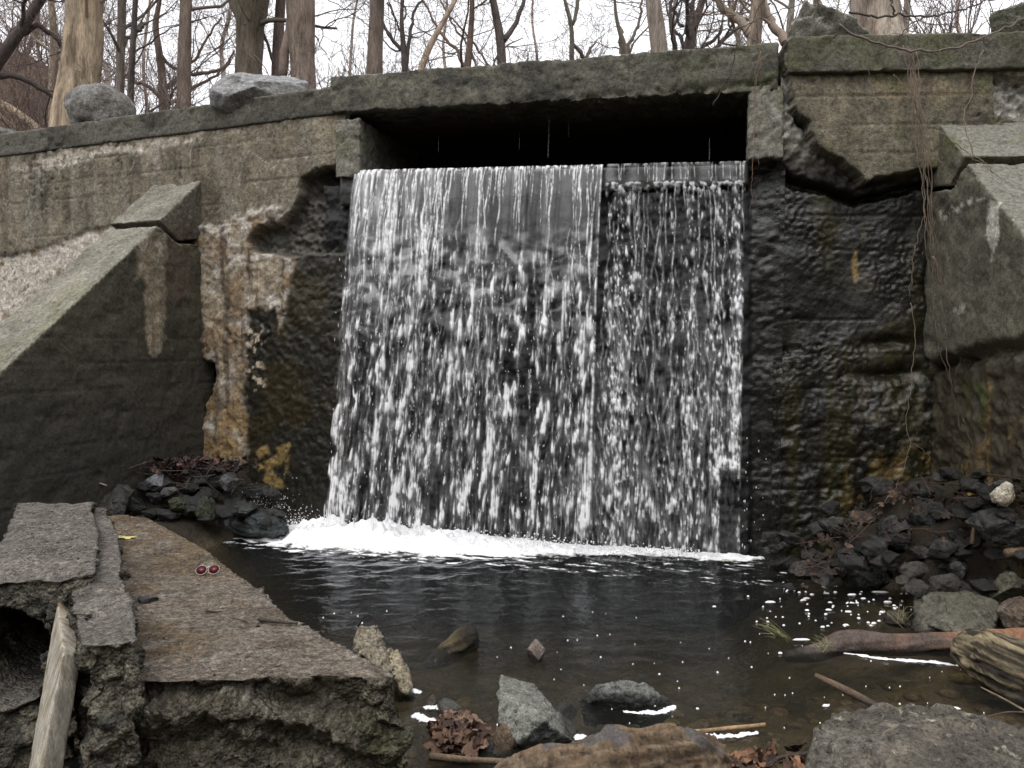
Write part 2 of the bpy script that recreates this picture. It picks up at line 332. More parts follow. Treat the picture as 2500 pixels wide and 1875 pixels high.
def fn_left(P, px, py, wx, wy, U, Z):
    n1 = fbm(P, .9, 4, 1); n2 = fbm(P, 4, 4, 2); st = stretch(P, 7, .5, 4); st2 = stretch(P, 16, .8, 14)
    C = BASE * (1 + .40 * n1 + .36 * n2 + .34 * st)[:, None]
    C = mixc(C, [.115, .085, .055], sstep(.02, .45, stretch(P, 5, .6, 40)) * .6); C = mixc(C, [.27, .25, .205], sstep(.15, .5, stretch(P, 3.5, .8, 44)) * .45)
    bj = boards(Z, P) * sstep(700, 560, py); C = mixc(C, C * .55, bj * .45); d = -.009 * bj + .006 * n2 + .004 * fbm(P, 20, 3, 6)
    crack = np.abs(fbm(P, 2.6, 3, 77)); cm = sstep(.016, .004, crack) * sstep(0, .2, fbm(P, .7, 2, 78))
    d = d - .012 * cm; C = mixc(C, [.34, .31, .27], sstep(.03, .012, crack) * sstep(-.05, .25, fbm(P, .8, 2, 79)) * .85)
    rg = ridged(P, 9, 4, 12)
    # lower dark, wet wall
    mw = pmask(wx, wy, [(470, 545), (620, 590), (717, 614), (860, 614), (900, 1500), (-300, 1500), (-300, 1000), (380, 1000)], 16)
    C = mixc(C, np.array([.019, .0175, .013]), mw * .97); wet = mw * .85
    gr = sstep(-.15, .4, fbm(P, 1.6, 3, 23)) * pmask(wx, wy, [(640, 640), (850, 620), (860, 1120), (600, 1120)], 50)
    C = mixc(C, [.040, .031, .013], gr * .75)
    d = d + mw * (.012 * fbm(P, 11, 3, 24) + .008 * fbm(P, 34, 2, 25))
    # flaking, lime stained strip beside the buttress
    fl = pmask(wx, wy, [(476, 548), (520, 552), (560, 541), (640, 520), (700, 505), (640, 566), (616, 590), (629, 613), (716, 618), (704, 690), (694, 752), (684, 815), (668, 760), (604, 758), (598, 905), (585, 960), (600, 1040), (604, 1125), (430, 1120), (432, 1010), (455, 880), (468, 680)], 5)
    tone = fbm(P, 3.2, 4, 33); C2 = np.tile(np.array([.33, .275, .20]), (len(P), 1)) * (1 + .35 * st2 + .35 * rg - .1)[:, None]
    C2 = mixc(C2, [.52, .48, .42], sstep(.15, .55, fbm(P, 5, 4, 34) + .25 * sstep(760, 560, py)))
    C2 = mixc(C2, [.235, .155, .085], sstep(.0, .45, tone + .05 + .25 * fbm(P, 16, 3, 39)) * .8); C2 = mixc(C2, [.10, .072, .05], sstep(.1, .5, stretch(P, 10, 1.2, 35)) * .85)
    C2 = mixc(C2, [.28, .185, .08], sstep(860, 1020, py) * sstep(-.2, .3, fbm(P, 4, 4, 36)) * .85)
    C = C * (1 - fl[:, None]) + C2 * fl[:, None]; wet = wet * (1 - fl * .8)
    d = d + fl * (.020 * rg + .018 * tone + .008)
    yp = pmask(wx, wy, [(626, 1090), (710, 1085), (714, 1110), (700, 1140), (695, 1195), (660, 1195), (630, 1150)], 4) * sstep(-.45, .15, fbm(P, 9, 4, 37))
    C = mixc(C, [.28, .19, .065], yp * .9); wet = wet * (1 - .6 * yp); d = d + .02 * yp * rg
    sp = pmask(wx, wy, [(590, 800), (640, 800), (650, 940), (600, 970)], 10) * sstep(.18, .28, fbm(P, 13, 3, 38)); C = mixc(C, [.5, .42, .32], sp)
    # eroded hole
    ho = pmask(wx, wy, [(452, 900), (475, 884), (515, 890), (520, 930), (500, 975), (488, 1040), (480, 1130), (440, 1130), (446, 1000)], 9)
    d = d - ho * (.32 + .05 * rg); C = mixc(C, [.03, .027, .02], ho * .85); wet = np.maximum(wet, ho * .8)
    # broken away pocket under the culvert jamb
    bk = pmask(wx, wy, [(870, 385), (838, 391), (775, 414), (744, 440), (730, 488), (712, 522), (672, 546), (632, 568), (614, 590), (630, 613), (720, 616), (870, 622)], 4)
    d = d * (1 - bk) + bk * (-.16 + .045 * rg + .03 * fbm(P, 26, 3, 41) - .10 * pmask(px, py, [(760, 430), (850, 395), (870, 470), (740, 480)], 14))
    C2 = np.array([.075, .070, .055]) * (1 + .5 * rg + .3 * n2)[:, None]; C2 = mixc(C2, WETC, sstep(700, 800, px) * .7)
    C = C * (1 - bk[:, None]) + C2 * bk[:, None]; wet = wet * (1 - bk) + bk * .5
    lip = pmask(wx, wy, [(476, 545), (520, 548), (560, 530), (640, 508), (706, 505), (712, 524), (650, 560), (560, 562), (480, 572)], 5) * sstep(-.1, .25, fbm(P, 11, 3, 43))
    C = mixc(C, [.5, .46, .40], lip * .9); d = d + .012 * lip
    # lime under the coping and behind the buttress
    ef = pmask(wx, wy, [(30, 405), (120, 372), (262, 345), (500, 318), (600, 312), (520, 340), (380, 362), (255, 378), (190, 398), (90, 425), (40, 430)], 12)
    ef = ef * sstep(-.35, .15, fbm(P * [1, 1, 2], 6, 4, 50)); C = mixc(C, [.50, .44, .36], ef * .85); ef2 = pmask(wx, wy, [(60, 408), (150, 392), (262, 362), (330, 357), (430, 347), (500, 338), (470, 346), (340, 368), (262, 374), (160, 404)], 4) * sstep(-.2, .1, fbm(P, 14, 3, 56)); C = mixc(C, [.66, .60, .50], ef2)
    for x0, y0, y1, w in ((385, 345, 440, 9), (370, 340, 400, 5), (95, 390, 470, 10), (135, 400, 450, 6), (440, 390, 430, 9), (600, 345, 395, 7), (465, 345, 430, 3), (212, 370, 440, 4)):
        C = mixc(C, [.40, .36, .30], sstep(w, w * .3, np.abs(wx - x0)) * sstep(y1, y1 - 60, wy) * sstep(y0 - 10, y0 + 5, wy) * .75)
    C = mixc(C, [.05, .042, .035], sstep(7, 2, np.abs(wx - 440)) * pmask(wx, wy, [(425, 390), (455, 390), (455, 440), (425, 440)], 8) * .8)
    wb = pmask(wx, wy, [(-400, 700), (0, 630), (80, 606), (160, 578), (250, 548), (330, 548), (200, 680), (0, 820), (-400, 1100)], 6)
    C2 = np.array([.54, .49, .42]) * (1 + .16 * rg + .2 * fbm(P * [1, 1, 3], 6, 4, 52))[:, None]; C2 = mixc(C2, [.30, .23, .15], sstep(.2, .5, fbm(P, 3, 3, 53)))
    C = C * (1 - wb[:, None]) + C2 * wb[:, None]; wet = wet * (1 - wb); d = d + wb * (.009 * rg - .03)
    return d, C, wet
obj_left = facet('wing_wall', A0, aA, nA, LA + .02, -.5, 3.9, .0155, fn_left, 'grey brown concrete wing wall left of the waterfall with lime and rust stains', u0=1.6)

facet('wing_wall', A0, aA, nA, 1.605, -.5, 3.9, .04, fn_left, 'far left end of the wing wall', u0=-4.5)
def fn_mid(P, px, py, wx, wy, U, Z):
    rg = ridged(P, 12, 4, 61); n2 = fbm(P, 4, 4, 62)
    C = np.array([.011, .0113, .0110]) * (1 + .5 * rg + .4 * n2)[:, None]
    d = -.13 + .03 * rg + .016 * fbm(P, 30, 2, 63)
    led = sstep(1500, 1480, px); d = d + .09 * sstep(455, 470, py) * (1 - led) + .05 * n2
    rt = sstep(1826, 1834, px); d = d * (1 - rt) + rt * (-.09 + .018 * ridged(P * [1, 1, 1.2], 24, 3, 80) + .012 * fbm(P, 6, 4, 81) + .016 * fbm(P * [1, 1, 1.4], 27, 2, 82) + .05 * fbm(P, 1.4, 3, 83)); C = mixc(C, [.0165, .016, .0125], rt * .8)
    return d, C, .45 + .45 * rt
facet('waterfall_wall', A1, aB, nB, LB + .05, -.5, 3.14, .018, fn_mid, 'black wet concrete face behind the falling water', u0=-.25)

BRK = [(1885, 150), (1905, 190), (1912, 200), (1918, 245), (1932, 278), (1965, 302), (1974, 355), (2000, 372), (2040, 392), (2072, 412), (2090, 428), (2107, 452), (2130, 440), (2190, 428), (2290, 424), (2500, 424)]
def fn_right(P, px, py, wx, wy, U, Z):
    n1 = fbm(P, .9, 4, 71); n2 = fbm(P, 4, 4, 72); rg = ridged(P, 10, 4, 73); st = stretch(P, 6, .6, 74)
    # upper panel
    C = np.array([.180, .160, .112]) * (1 + .38 * n1 + .36 * n2 + .30 * st)[:, None]
    C = mixc(C, [.25, .195, .125], sstep(.1, .45, fbm(P * [1, 1, 2.2], 2.2, 4, 75)) * sstep(340, 230, py) * .7)
    C = mixc(C, [.10, .082, .062], sstep(.1, .5, stretch(P, 4, .7, 76)) * .7)
    C = mixc(C, [.120, .125, .045], sstep(.15, .5, fbm(P, 3, 4, 70)) * .5)
    d = .10 - .010 * boards(Z, P, .21, 8) + .007 * n2 + .004 * fbm(P, 22, 3, 77)
    upper = pmask(wx, wy, BRK + [(2600, 424), (2600, 0), (1885, 0)], 3)
    # rough break beneath it, set back, then the black gap
    under = [(1880, 140), (1912, 190), (1930, 278), (1975, 330), (2000, 372), (2072, 412), (2107, 452), (2190, 428), (2300, 424), (2300, 438), (2190, 452), (2110, 472), (2060, 466), (2000, 448), (1930, 425), (1895, 400), (1890, 330)]
    ub = pmask(wx, wy, under, 6) * (1 - upper)
    dB = -.02 + .05 * rg + .03 * fbm(P, 18, 3, 78) + .0 * Z - .07 * sstep(330, 440, py)
    CB = np.array([.25, .235, .20]) * (1 + .45 * rg + .3 * n2)[:, None]; CB = mixc(CB, [.05, .045, .038], sstep(350, 430, wy + .10 * (2000 - wx)))
    # lower wet wall
    am = .35 + .9 * sstep(-.25, .35, fbm(P, 1.6, 3, 89)) * sstep(1150, 800, py); dL = -.09 + am * (.017 * ridged(P * [1, 1, 1.2], 24, 3, 80) + .012 * fbm(P * [1, 1, 1.4], 34, 2, 82)) + .012 * fbm(P, 6, 4, 81) - .010 * boards(Z, P, .27, 3)
    dL = dL + .05 * fbm(P, 1.4, 3, 83) + .03 * sstep(800, 1050, py) * rg
    for x0, y0, w, h, dep in ((1895, 846, 45, 10, .12), (2165, 835, 60, 12, .07), (2190, 915, 90, 16, .08), (1815, 900, 10, 26, .08), (2285, 690, 14, 40, .12)):
        dL = dL - dep * np.exp(-(((wx - x0) / w) ** 2 + ((wy - y0) / h) ** 2))
    CL = np.array([.0130, .0125, .0095]) * (1 + .5 * rg + .35 * n2)[:, None]
    CL = mixc(CL, [.052, .046, .030], sstep(.0, .4, fbm(P, 2.2, 4, 84)) * sstep(1950, 2180, px) * .8)
    CL = mixc(CL, [.034, .031, .010], sstep(.05, .4, stretch(P, 5, .5, 85)) * .7)
    CL = mixc(CL, [.26, .18, .08], pmask(wx, wy, [(2092, 612), (2104, 620), (2110, 670), (2100, 690), (2090, 660)], 4))
    CL = mixc(CL, [.15, .13, .07], pmask(wx, wy, [(2040, 560), (2140, 555), (2110, 600), (2080, 600)], 25) * sstep(0, .3, fbm(P, 12, 3, 86)) * .6)
    gold = pmask(wx, wy, [(2050, 1150), (2300, 1080), (2300, 1330), (2080, 1260)], 50) * sstep(.0, .5, fbm(P * [1, 1, .6], 7, 4, 87) + .06)
    CL = mixc(CL, [.22, .15, .055], gold * .8)
    CL = mixc(CL, [.13, .115, .085], pmask(wx, wy, [(2080, 930), (2300, 880), (2300, 1080), (2120, 1090)], 40) * sstep(-.1, .35, fbm(P, 9, 4, 88)) * .7)
    d2 = dL * (1 - ub) + dB * ub; C2 = CL * (1 - ub[:, None]) + CB * ub[:, None]; w2 = .9 * (1 - ub * .8)
    gap = np.exp(-(poly_sd(wx, wy, [(1890, 395), (1930, 430), (2000, 452), (2060, 472), (2110, 478), (2200, 455), (2310, 440), (2310, 444), (2200, 460), (2110, 486), (2060, 482), (2000, 462), (1930, 444), (1888, 412)]).clip(-99, 0) / 6.) ** 2)
    d2 = d2 - .15 * gap * (1 - upper); C2 = mixc(C2, [.02, .018, .015], gap * .8)
    d = d * upper + d2 * (1 - upper); C = C * upper[:, None] + C2 * (1 - upper[:, None])
    # chipped pocket beside the far boulder
    pk = pmask(wx, wy, [(2414, 190), (2460, 195), (2560, 205), (2560, 310), (2470, 300), (2412, 280)], 4)
    d = d - pk * (.13 - .07 * rg); C = C * (1 - pk[:, None]) + (np.array([.36, .34, .30]) * (1 + .5 * rg)[:, None]) * pk[:, None]
    return d, C, w2 * (1 - upper)
facet('wing_wall', B1, aC, nC, LC, -.5, 3.9, .0135, fn_right, 'broken concrete panel over a rough black wet wall right of the waterfall')

def solid_part(name, VF, vs, mat, parent, colfn, disp, label=None, cut=None):
    V, F = voxel(VF[0], VF[1], vs, cut); N = vnormals(V, F); d = disp(V, N); V2 = V + N * d[:, None]
    px, py = proj(V2); C, wet = colfn(V2, N, px, py)
    return part(name, V2, F, mat, parent, C, wet, True, label)

# copings
def c_coping(tint=(1, 1, 1), green=0.0):
    def f(V, N, px, py):
        C = np.array([.082, .077, .060]) * np.array(tint) * (1 + .35 * fbm(V, 1.3, 4, 90) + .3 * fbm(V, 7, 4, 91))[:, None]
        C = mixc(C, [.145, .135, .108], sstep(-.02, .12, fbm(V * [1, 1, 1.6], 1.6, 3, 92)) * .7)
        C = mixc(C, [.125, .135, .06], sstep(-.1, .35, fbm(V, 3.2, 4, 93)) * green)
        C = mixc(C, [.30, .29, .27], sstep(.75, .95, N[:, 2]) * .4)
        return C, np.zeros(len(V))
    return f
def d_coping(V, N):
    low = sstep(.4, -.3, N[:, 2])
    return .005 * fbm(V, 6, 4, 95) + .004 * fbm(V, 30, 2, 96) - .035 * np.clip(fbm(V, 7, 4, 97) - .22, 0, 1) - .006 * boards(V[:, 2], V, .16, 9) * (np.abs(N[:, 2]) < .5)
hC = .25
def coping(p, a, n, u0, u1, z0, z1, out, back, colf, label, vs=.016):
    VF = boxpts(p + a * u0 + n * out + ez * z0, a * (u1 - u0), -n * (out + back), ez * (z1 - z0))
    return solid_part('coping', VF, vs, M['concrete'], wall, colf, d_coping, label)
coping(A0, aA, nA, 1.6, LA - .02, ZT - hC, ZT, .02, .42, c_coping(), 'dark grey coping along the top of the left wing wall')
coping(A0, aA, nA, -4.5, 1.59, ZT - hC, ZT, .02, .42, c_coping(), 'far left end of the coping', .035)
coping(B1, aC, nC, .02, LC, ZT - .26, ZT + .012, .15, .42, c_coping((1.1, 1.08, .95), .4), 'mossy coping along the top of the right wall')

# culvert: lintel, jambs, tunnel
def wB(px, py, out=0.): return at_plane(px, py, A1 + nB * out, nB)
def uB(px, py, out=0.): q = wB(px, py, out) - A1; return q @ aB, q[2]
uL, zlipL = uB(870, 418); uR, zlipR = uB(1824, 400)
_, zlint0 = uB(900, 268, .05); _, zlint1 = uB(1828, 230, .05)
zl = (zlint0 + zlint1) / 2
def d_lintel(V, N):
    edge = sstep(.09, 0., V[:, 2] - (zl - .02))
    return .012 * fbm(V, 6, 4, 101) + .006 * fbm(V, 28, 3, 102) - edge * .06 * np.clip(ridged(V, 8, 3, 103) - .1, 0, 1) - .03 * np.clip(fbm(V, 9, 3, 104) - .2, 0, 1)
def c_lintel(V, N, px, py):
    C = np.array([.122, .115, .088]) * (1 + .4 * fbm(V, 2, 4, 105) + .35 * fbm(V, 9, 4, 106))[:, None]
    C = mixc(C, [.115, .125, .06], sstep(1500, 1850, px) * sstep(-.3, .3, fbm(V, 4, 4, 107)) * .5)
    C = mixc(C, [.06, .058, .05], sstep(.1, .4, fbm(V, 5, 3, 108)) * .7)
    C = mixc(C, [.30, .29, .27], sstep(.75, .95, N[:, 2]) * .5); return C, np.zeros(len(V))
lt = [A1 + aB * u_ + nB * o_ + ez * z_ for u_, o_, z_ in ((-.10, .06, ZT + .065), (LB - .02, .06, ZT + .005), (LB - .02, -.67, ZT + .005), (-.10, -.67, ZT + .065))]; lb = [p + ez * (z_ - p[2]) for p, z_ in zip(lt, (zlint0, zlint1, zlint1, zlint0))]
VF = prism(lt, lb)
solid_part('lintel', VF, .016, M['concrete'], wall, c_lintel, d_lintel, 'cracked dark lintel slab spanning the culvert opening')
uJ = uB(884, 340)[0]
def c_jamb(V, N, px, py):
    C = np.array([.20, .19, .155]) * (1 + .4 * fbm(V, 3, 4, 111) + .3 * fbm(V, 12, 4, 112))[:, None]
    C = mixc(C, [.12, .13, .06], sstep(0, .4, fbm(V, 4, 4, 113)) * .5); C = mixc(C, [.36, .345, .31], sstep(.1, .4, fbm(V, 7, 4, 114)) * sstep(1870, 1890, px) * .8)
    return C, np.zeros(len(V))
d_j = lambda V, N: .014 * fbm(V, 7, 4, 115) - .05 * np.clip(ridged(V, 7, 3, 116) - .45, 0, 1)
VF = boxpts(A1 + aB * -.06 + nB * .05 + ez * (zlipL - .06), aB * (uJ + .06), -nB * 1.4, ez * (zl + .003 - zlipL + .06))
solid_part('jamb', VF, .016, M['concrete'], wall, c_jamb, d_j, 'left jamb of the culvert')
VF = boxpts(A1 + aB * uR + nB * .05 + ez * (zlipR + .02), aB * (LB - uR + .03), -nB * 1.4, ez * (zl + .003 - zlipR - .02))
solid_part('jamb', VF, .016, M['concrete'], wall, c_jamb, d_j, 'right jamb of the culvert with a broken pale edge')
# dark tunnel behind the opening: floor, roof, sides and back, open to the front
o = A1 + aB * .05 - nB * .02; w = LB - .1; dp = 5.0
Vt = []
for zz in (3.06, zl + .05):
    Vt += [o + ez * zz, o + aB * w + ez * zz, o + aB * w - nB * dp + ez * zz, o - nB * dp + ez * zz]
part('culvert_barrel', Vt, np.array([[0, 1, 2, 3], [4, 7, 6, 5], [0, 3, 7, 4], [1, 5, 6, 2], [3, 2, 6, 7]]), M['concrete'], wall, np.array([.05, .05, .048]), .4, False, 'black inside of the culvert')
# weir sill over which the water comes
def c_sill(V, N, px, py): return np.array([.028, .028, .026]) * (1 + .5 * fbm(V, 8, 4, 120))[:, None] * np.ones((len(V), 3)), np.full(len(V), .8)
VF = prism([A1 + aB * -.05 + nB * .0 + ez * (zlipL - .02), A1 + aB * (uR + .01) + ez * (zlipR + .0), A1 + aB * (uR + .01) - nB * .9 + ez * zlipR, A1 + aB * -.05 - nB * .9 + ez * (zlipL - .02)],
           [A1 + aB * -.05 + ez * (zlipL - .30), A1 + aB * (uR + .01) + ez * (zlipR - .16), A1 + aB * (uR + .01) - nB * .9 + ez * (zlipR - .3), A1 + aB * -.05 - nB * .9 + ez * (zlipL - .3)])
solid_part('sill', VF, .018, M['concrete'], wall, c_sill, lambda V, N: .012 * fbm(V, 8, 4, 121), 'wet sill under the lip of the waterfall')

# ---------------------------------------------------------------- buttresses
def buttress(name, label, p, a, n, u_in, sgn, width, z_top, slope, crack_t, colside, colfn, base_z=-.3, t_end=3.4, vs=.018, recess=None):
    """fin standing out from the wall along n with a sloping top; u_in is the inner edge, body extends sgn*width along a"""
    root = p + a * u_in; e = empty(name, (root[0], root[1], 0), label, 'buttress', 'buttresses of the concrete wall')
    def P(t, z, k): return root + n * t + ez * z + a * (sgn * width * k)
    ztop = lambda t: z_top - slope * t
    t0 = -.15
    cap = [(t0, ztop(t0)), (crack_t, ztop(crack_t)), (crack_t * .55, ztop(crack_t) - .16), (t0, ztop(crack_t) - .10)]
    VF = prism([P(t, z, 0) for t, z in cap], [P(t, z, 1) for t, z in cap])
    disp = lambda V, N: .010 * fbm(V, 6, 4, 131) + .004 * fbm(V, 26, 3, 132) - .035 * np.clip(fbm(V, 5, 4, 133) - .15, 0, 1)
    solid_part('cap', VF, vs * .8, M['concrete'], e, colfn, disp, 'cracked wedge shaped cap of the buttress')
    te = min(t_end, (z_top - .15) / slope)
    body = [(t0, ztop(crack_t) - .125), (crack_t * .55, ztop(crack_t) - .19), (crack_t + .03, ztop(crack_t) - .055), (te, ztop(te)), (te + .05, base_z), (t0, base_z)]
    VF = prism([P(t, z, 0) for t, z in body], [P(t, z, 1) for t, z in body])
    def disp2(V, N):
        q = disp(V, N)
        if recess: q = q + recess(V, N)
        q = q - .008 * boards(V[:, 2], V, .22, 15) * (np.abs(N[:, 2]) < .3)
        return q
    solid_part('body', VF, vs, M['concrete'], e, colfn, disp2)
    return e
# left one
qa = at_plane(489, 443, A0, nA) - A0; uI = qa @ aA; zI = qa[2]
pS = A0 + aA * uI; q = at_plane(0, 905, pS, aA) - pS; tI, zE = q @ nA, q[2]; slopeL = (zI - zE) / tI
def c_buttL(V, N, px, py):
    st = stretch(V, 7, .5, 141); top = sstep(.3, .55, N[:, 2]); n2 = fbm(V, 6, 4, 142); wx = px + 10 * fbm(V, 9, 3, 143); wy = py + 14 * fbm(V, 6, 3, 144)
    side = np.array([.070, .063, .043]) * (1 + .3 * n2 + .25 * fbm(V, 1.2, 3, 145))[:, None]  # side darker than the top: dark patina, plus its shade put into the colour
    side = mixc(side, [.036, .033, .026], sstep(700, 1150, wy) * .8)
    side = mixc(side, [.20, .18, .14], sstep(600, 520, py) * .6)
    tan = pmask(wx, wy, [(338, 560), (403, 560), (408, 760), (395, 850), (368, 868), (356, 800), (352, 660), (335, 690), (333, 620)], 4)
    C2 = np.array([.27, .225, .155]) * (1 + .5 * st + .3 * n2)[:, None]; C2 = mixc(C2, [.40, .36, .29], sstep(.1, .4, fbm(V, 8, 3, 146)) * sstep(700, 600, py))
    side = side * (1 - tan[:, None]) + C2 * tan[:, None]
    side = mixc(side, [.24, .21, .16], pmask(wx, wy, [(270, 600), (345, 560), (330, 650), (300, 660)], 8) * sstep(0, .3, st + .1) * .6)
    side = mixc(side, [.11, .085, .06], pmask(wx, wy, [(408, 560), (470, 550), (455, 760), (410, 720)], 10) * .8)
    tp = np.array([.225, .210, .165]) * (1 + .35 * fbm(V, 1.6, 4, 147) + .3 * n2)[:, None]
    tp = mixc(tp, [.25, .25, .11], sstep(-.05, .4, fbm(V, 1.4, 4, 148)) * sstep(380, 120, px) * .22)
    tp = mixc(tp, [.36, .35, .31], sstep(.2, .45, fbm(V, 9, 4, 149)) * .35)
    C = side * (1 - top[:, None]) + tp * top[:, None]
    return C, sstep(800, 1100, py) * (1 - top) * .25
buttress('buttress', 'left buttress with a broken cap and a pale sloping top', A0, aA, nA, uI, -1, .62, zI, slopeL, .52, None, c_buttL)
# right one
qa = at_plane(2280, 287, B1, nC) - B1; uI2 = qa @ aC; zI2 = qa[2]
pS2 = B1 + aC * uI2; q = at_plane(2486, 548, pS2, aC) - pS2; slopeR = (zI2 - q[2]) / (q @ nC)
def c_buttR(V, N, px, py):
    st = stretch(V, 8, .5, 151); n2 = fbm(V, 6, 4, 152); wx = px + 10 * fbm(V, 9, 3, 153); wy = py + 14 * fbm(V, 6, 3, 154); top = sstep(.3, .55, N[:, 2])
    C = np.array([.150, .138, .098]) * (1 + .3 * n2 + .3 * fbm(V, 1.5, 3, 155))[:, None]
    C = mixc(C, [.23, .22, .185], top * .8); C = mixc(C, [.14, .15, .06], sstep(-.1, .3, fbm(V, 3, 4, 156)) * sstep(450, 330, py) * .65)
    lim = pmask(wx, wy, [(2415, 490), (2440, 495), (2437, 590), (2425, 640), (2412, 600), (2408, 560)], 3); C = mixc(C, [.55, .52, .44], lim)
    lim = pmask(wx, wy, [(2290, 520), (2350, 490), (2410, 480), (2380, 492), (2330, 515), (2295, 535)], 3) * sstep(-.2, .1, fbm(V, 14, 3, 157)); C = mixc(C, [.5, .47, .40], lim)
    C = mixc(C, [.5, .47, .4], pmask(wx, wy, [(2330, 752), (2356, 745), (2352, 760), (2320, 765)], 3))
    low = sstep(835, 870, wy + .25 * (wx - 2400)); rg = ridged(V, 9, 4, 158)
    C2 = np.array([.052, .042, .024]) * (1 + .4 * rg)[:, None]
    C2 = mixc(C2, [.23, .15, .062], sstep(-.05, .3, stretch(V, 9, 1., 159)) * sstep(2330, 2440, px) * sstep(-.4, .2, fbm(V, 3, 3, 160)))
    C2 = mixc(C2, [.065, .072, .022], sstep(.05, .3, stretch(V, 7, .8, 161)) * pmask(wx, wy, [(2350, 930), (2420, 930), (2400, 1080), (2360, 1080)], 14))
    C2 = mixc(C2, [.38, .26, .08], pmask(wx, wy, [(2350, 1130), (2400, 1120), (2395, 1230), (2360, 1230)], 8) * sstep(-.1, .2, stretch(V, 12, 2, 162)))
    C2 = mixc(C2, [.30, .27, .21], sstep(900, 860, wy) * sstep(-.2, .3, rg) * .6)
    C = C * (1 - low[:, None]) + C2 * low[:, None]; return C, low * .5
def rec_R(V, N):
    px, py = proj(V); wy = py + 16 * fbm(V, 5, 3, 163); wx = px
    low = sstep(835, 862, wy + .25 * (wx - 2400)) * (N @ (-aC) > .5)
    gap = np.exp(-((wy + .25 * (wx - 2400) - 862) / 16) ** 2) * (N @ (-aC) > .5)
    return -low * (.10 - .05 * ridged(V, 7, 3, 164)) - gap * .10
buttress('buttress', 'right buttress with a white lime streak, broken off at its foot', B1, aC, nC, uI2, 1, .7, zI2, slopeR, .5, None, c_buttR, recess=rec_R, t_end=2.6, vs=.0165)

# ---------------------------------------------------------------- ground above and behind the wall
poly = [A0 + (A0 - A1) * 3 - nA * .35, A0 - nA * .35, A1 - nA * .35, B1 - nC * .35, C1 - nC * .35, C1 + aC * 30 - nC * .35]
sl = np.concatenate([np.linspace(k, k + 1, 14, endpoint=False) for k in range(5)] + [[5.]])
base = np.stack([np.interp(sl, np.arange(6), [q[i] for q in poly]) for i in range(3)], 1)
tb = np.concatenate([np.linspace(0, 6, 14), np.geomspace(7, 260, 24)])
G = []
for t in tb:
    row = base.copy(); row[:, 1] += t; row[:, 0] *= 1 + t / 30; G.append(row)
G = np.concatenate(G); n1 = fbm(G, .25, 4, 170)
hill = 6. * sstep(-5, -14, G[:, 0]) * sstep(11, 22, G[:, 1])
G[:, 2] = 3.72 + .15 * n1 * sstep(0, 3, G[:, 1] - 7) + hill
up = part('upper_ground', G, grid_faces(len(base), len(tb)), M['earth'], None, np.array([.13, .10, .075]) * (1 + .4 * fbm(G, .8, 3, 171))[:, None], 0.)
tag(up, 'brown leaf strewn ground behind the top of the wall', 'ground', kind='structure')

# ---------------------------------------------------------------- stream bed and banks, plus added slopes out of view
def bed_z(x, y):
    P = np.stack([x, y, np.zeros_like(x)], 1)
    yw = np.where(x < A1[0], A1[1] + (x - A1[0]) * aA[1] / aA[0], np.where(x < B1[0], A1[1] + (x - A1[0]) * aB[1] / aB[0], B1[1] + (x - B1[0]) * aC[1] / aC[0]))
    dw = yw - y
    z = -.09 - .62 * sstep(2.4, 7.2, y) * sstep(2.6, 1.5, x) * sstep(-2.6, -1.9, x + .0 * y)
    z = z + .06 * fbm(P, 1.3, 4, 180) + .02 * fbm(P, 6, 3, 181)
    rb = sstep(2.3, 3.3, x + .22 * (y - 6) + .12 * fbm(P, 1.5, 3, 182)); z = z + rb * (.15 + .62 * sstep(1.7, .1, dw)) * sstep(3.9, 5.0, y)
    lb = sstep(-1.9, -2.9, x - .25 * (y - 7.4)); z = z + lb * (.28 + .34 * sstep(1.2, .1, dw)) * sstep(4.4, 6.6, y)
    z = z + .25 * sstep(3.1, 5, x) + .3 * sstep(-4, -7, x) + .12 * sstep(2.6, 1.2, y) + 7.0 * sstep(.3, -14, y) + 6 * sstep(5.2, 15, np.abs(x)) * sstep(6.5, 2, y)  # high slopes behind and beside the camera, added to block the low sky
    return z
def warp(n, a, b, lo, hi): return np.concatenate([lo - np.geomspace(.1, lo - a, 16)[::-1], np.linspace(lo, hi, n), hi + np.geomspace(.1, b - hi, 16)])
gx = warp(300, -60, 60, -5, 5); gy = warp(280, -90, 12., -.6, 8.2)
X, Y = np.meshgrid(gx, gy); X = X.ravel(); Y = Y.ravel(); Z = bed_z(X, Y); P = np.stack([X, Y, Z], 1)
C = np.array([.125, .098, .062]) * (1 + .5 * fbm(P, 3, 4, 185) + .4 * fbm(P, 14, 3, 186))[:, None]
C = mixc(C, [.16, .12, .06], sstep(.1, .4, fbm(P, 5, 3, 187)) * .6)
C = mixc(C, [.030, .024, .018], sstep(-.02, .10, Z) * .9)
bd = part('stream_bed', P, grid_faces(len(gx), len(gy)), M['earth'], None, C, .6 * sstep(.25, .0, Z))
tag(bd, 'brown muddy stream bed and dark earth banks, with added slopes out of view', 'ground', kind='structure')

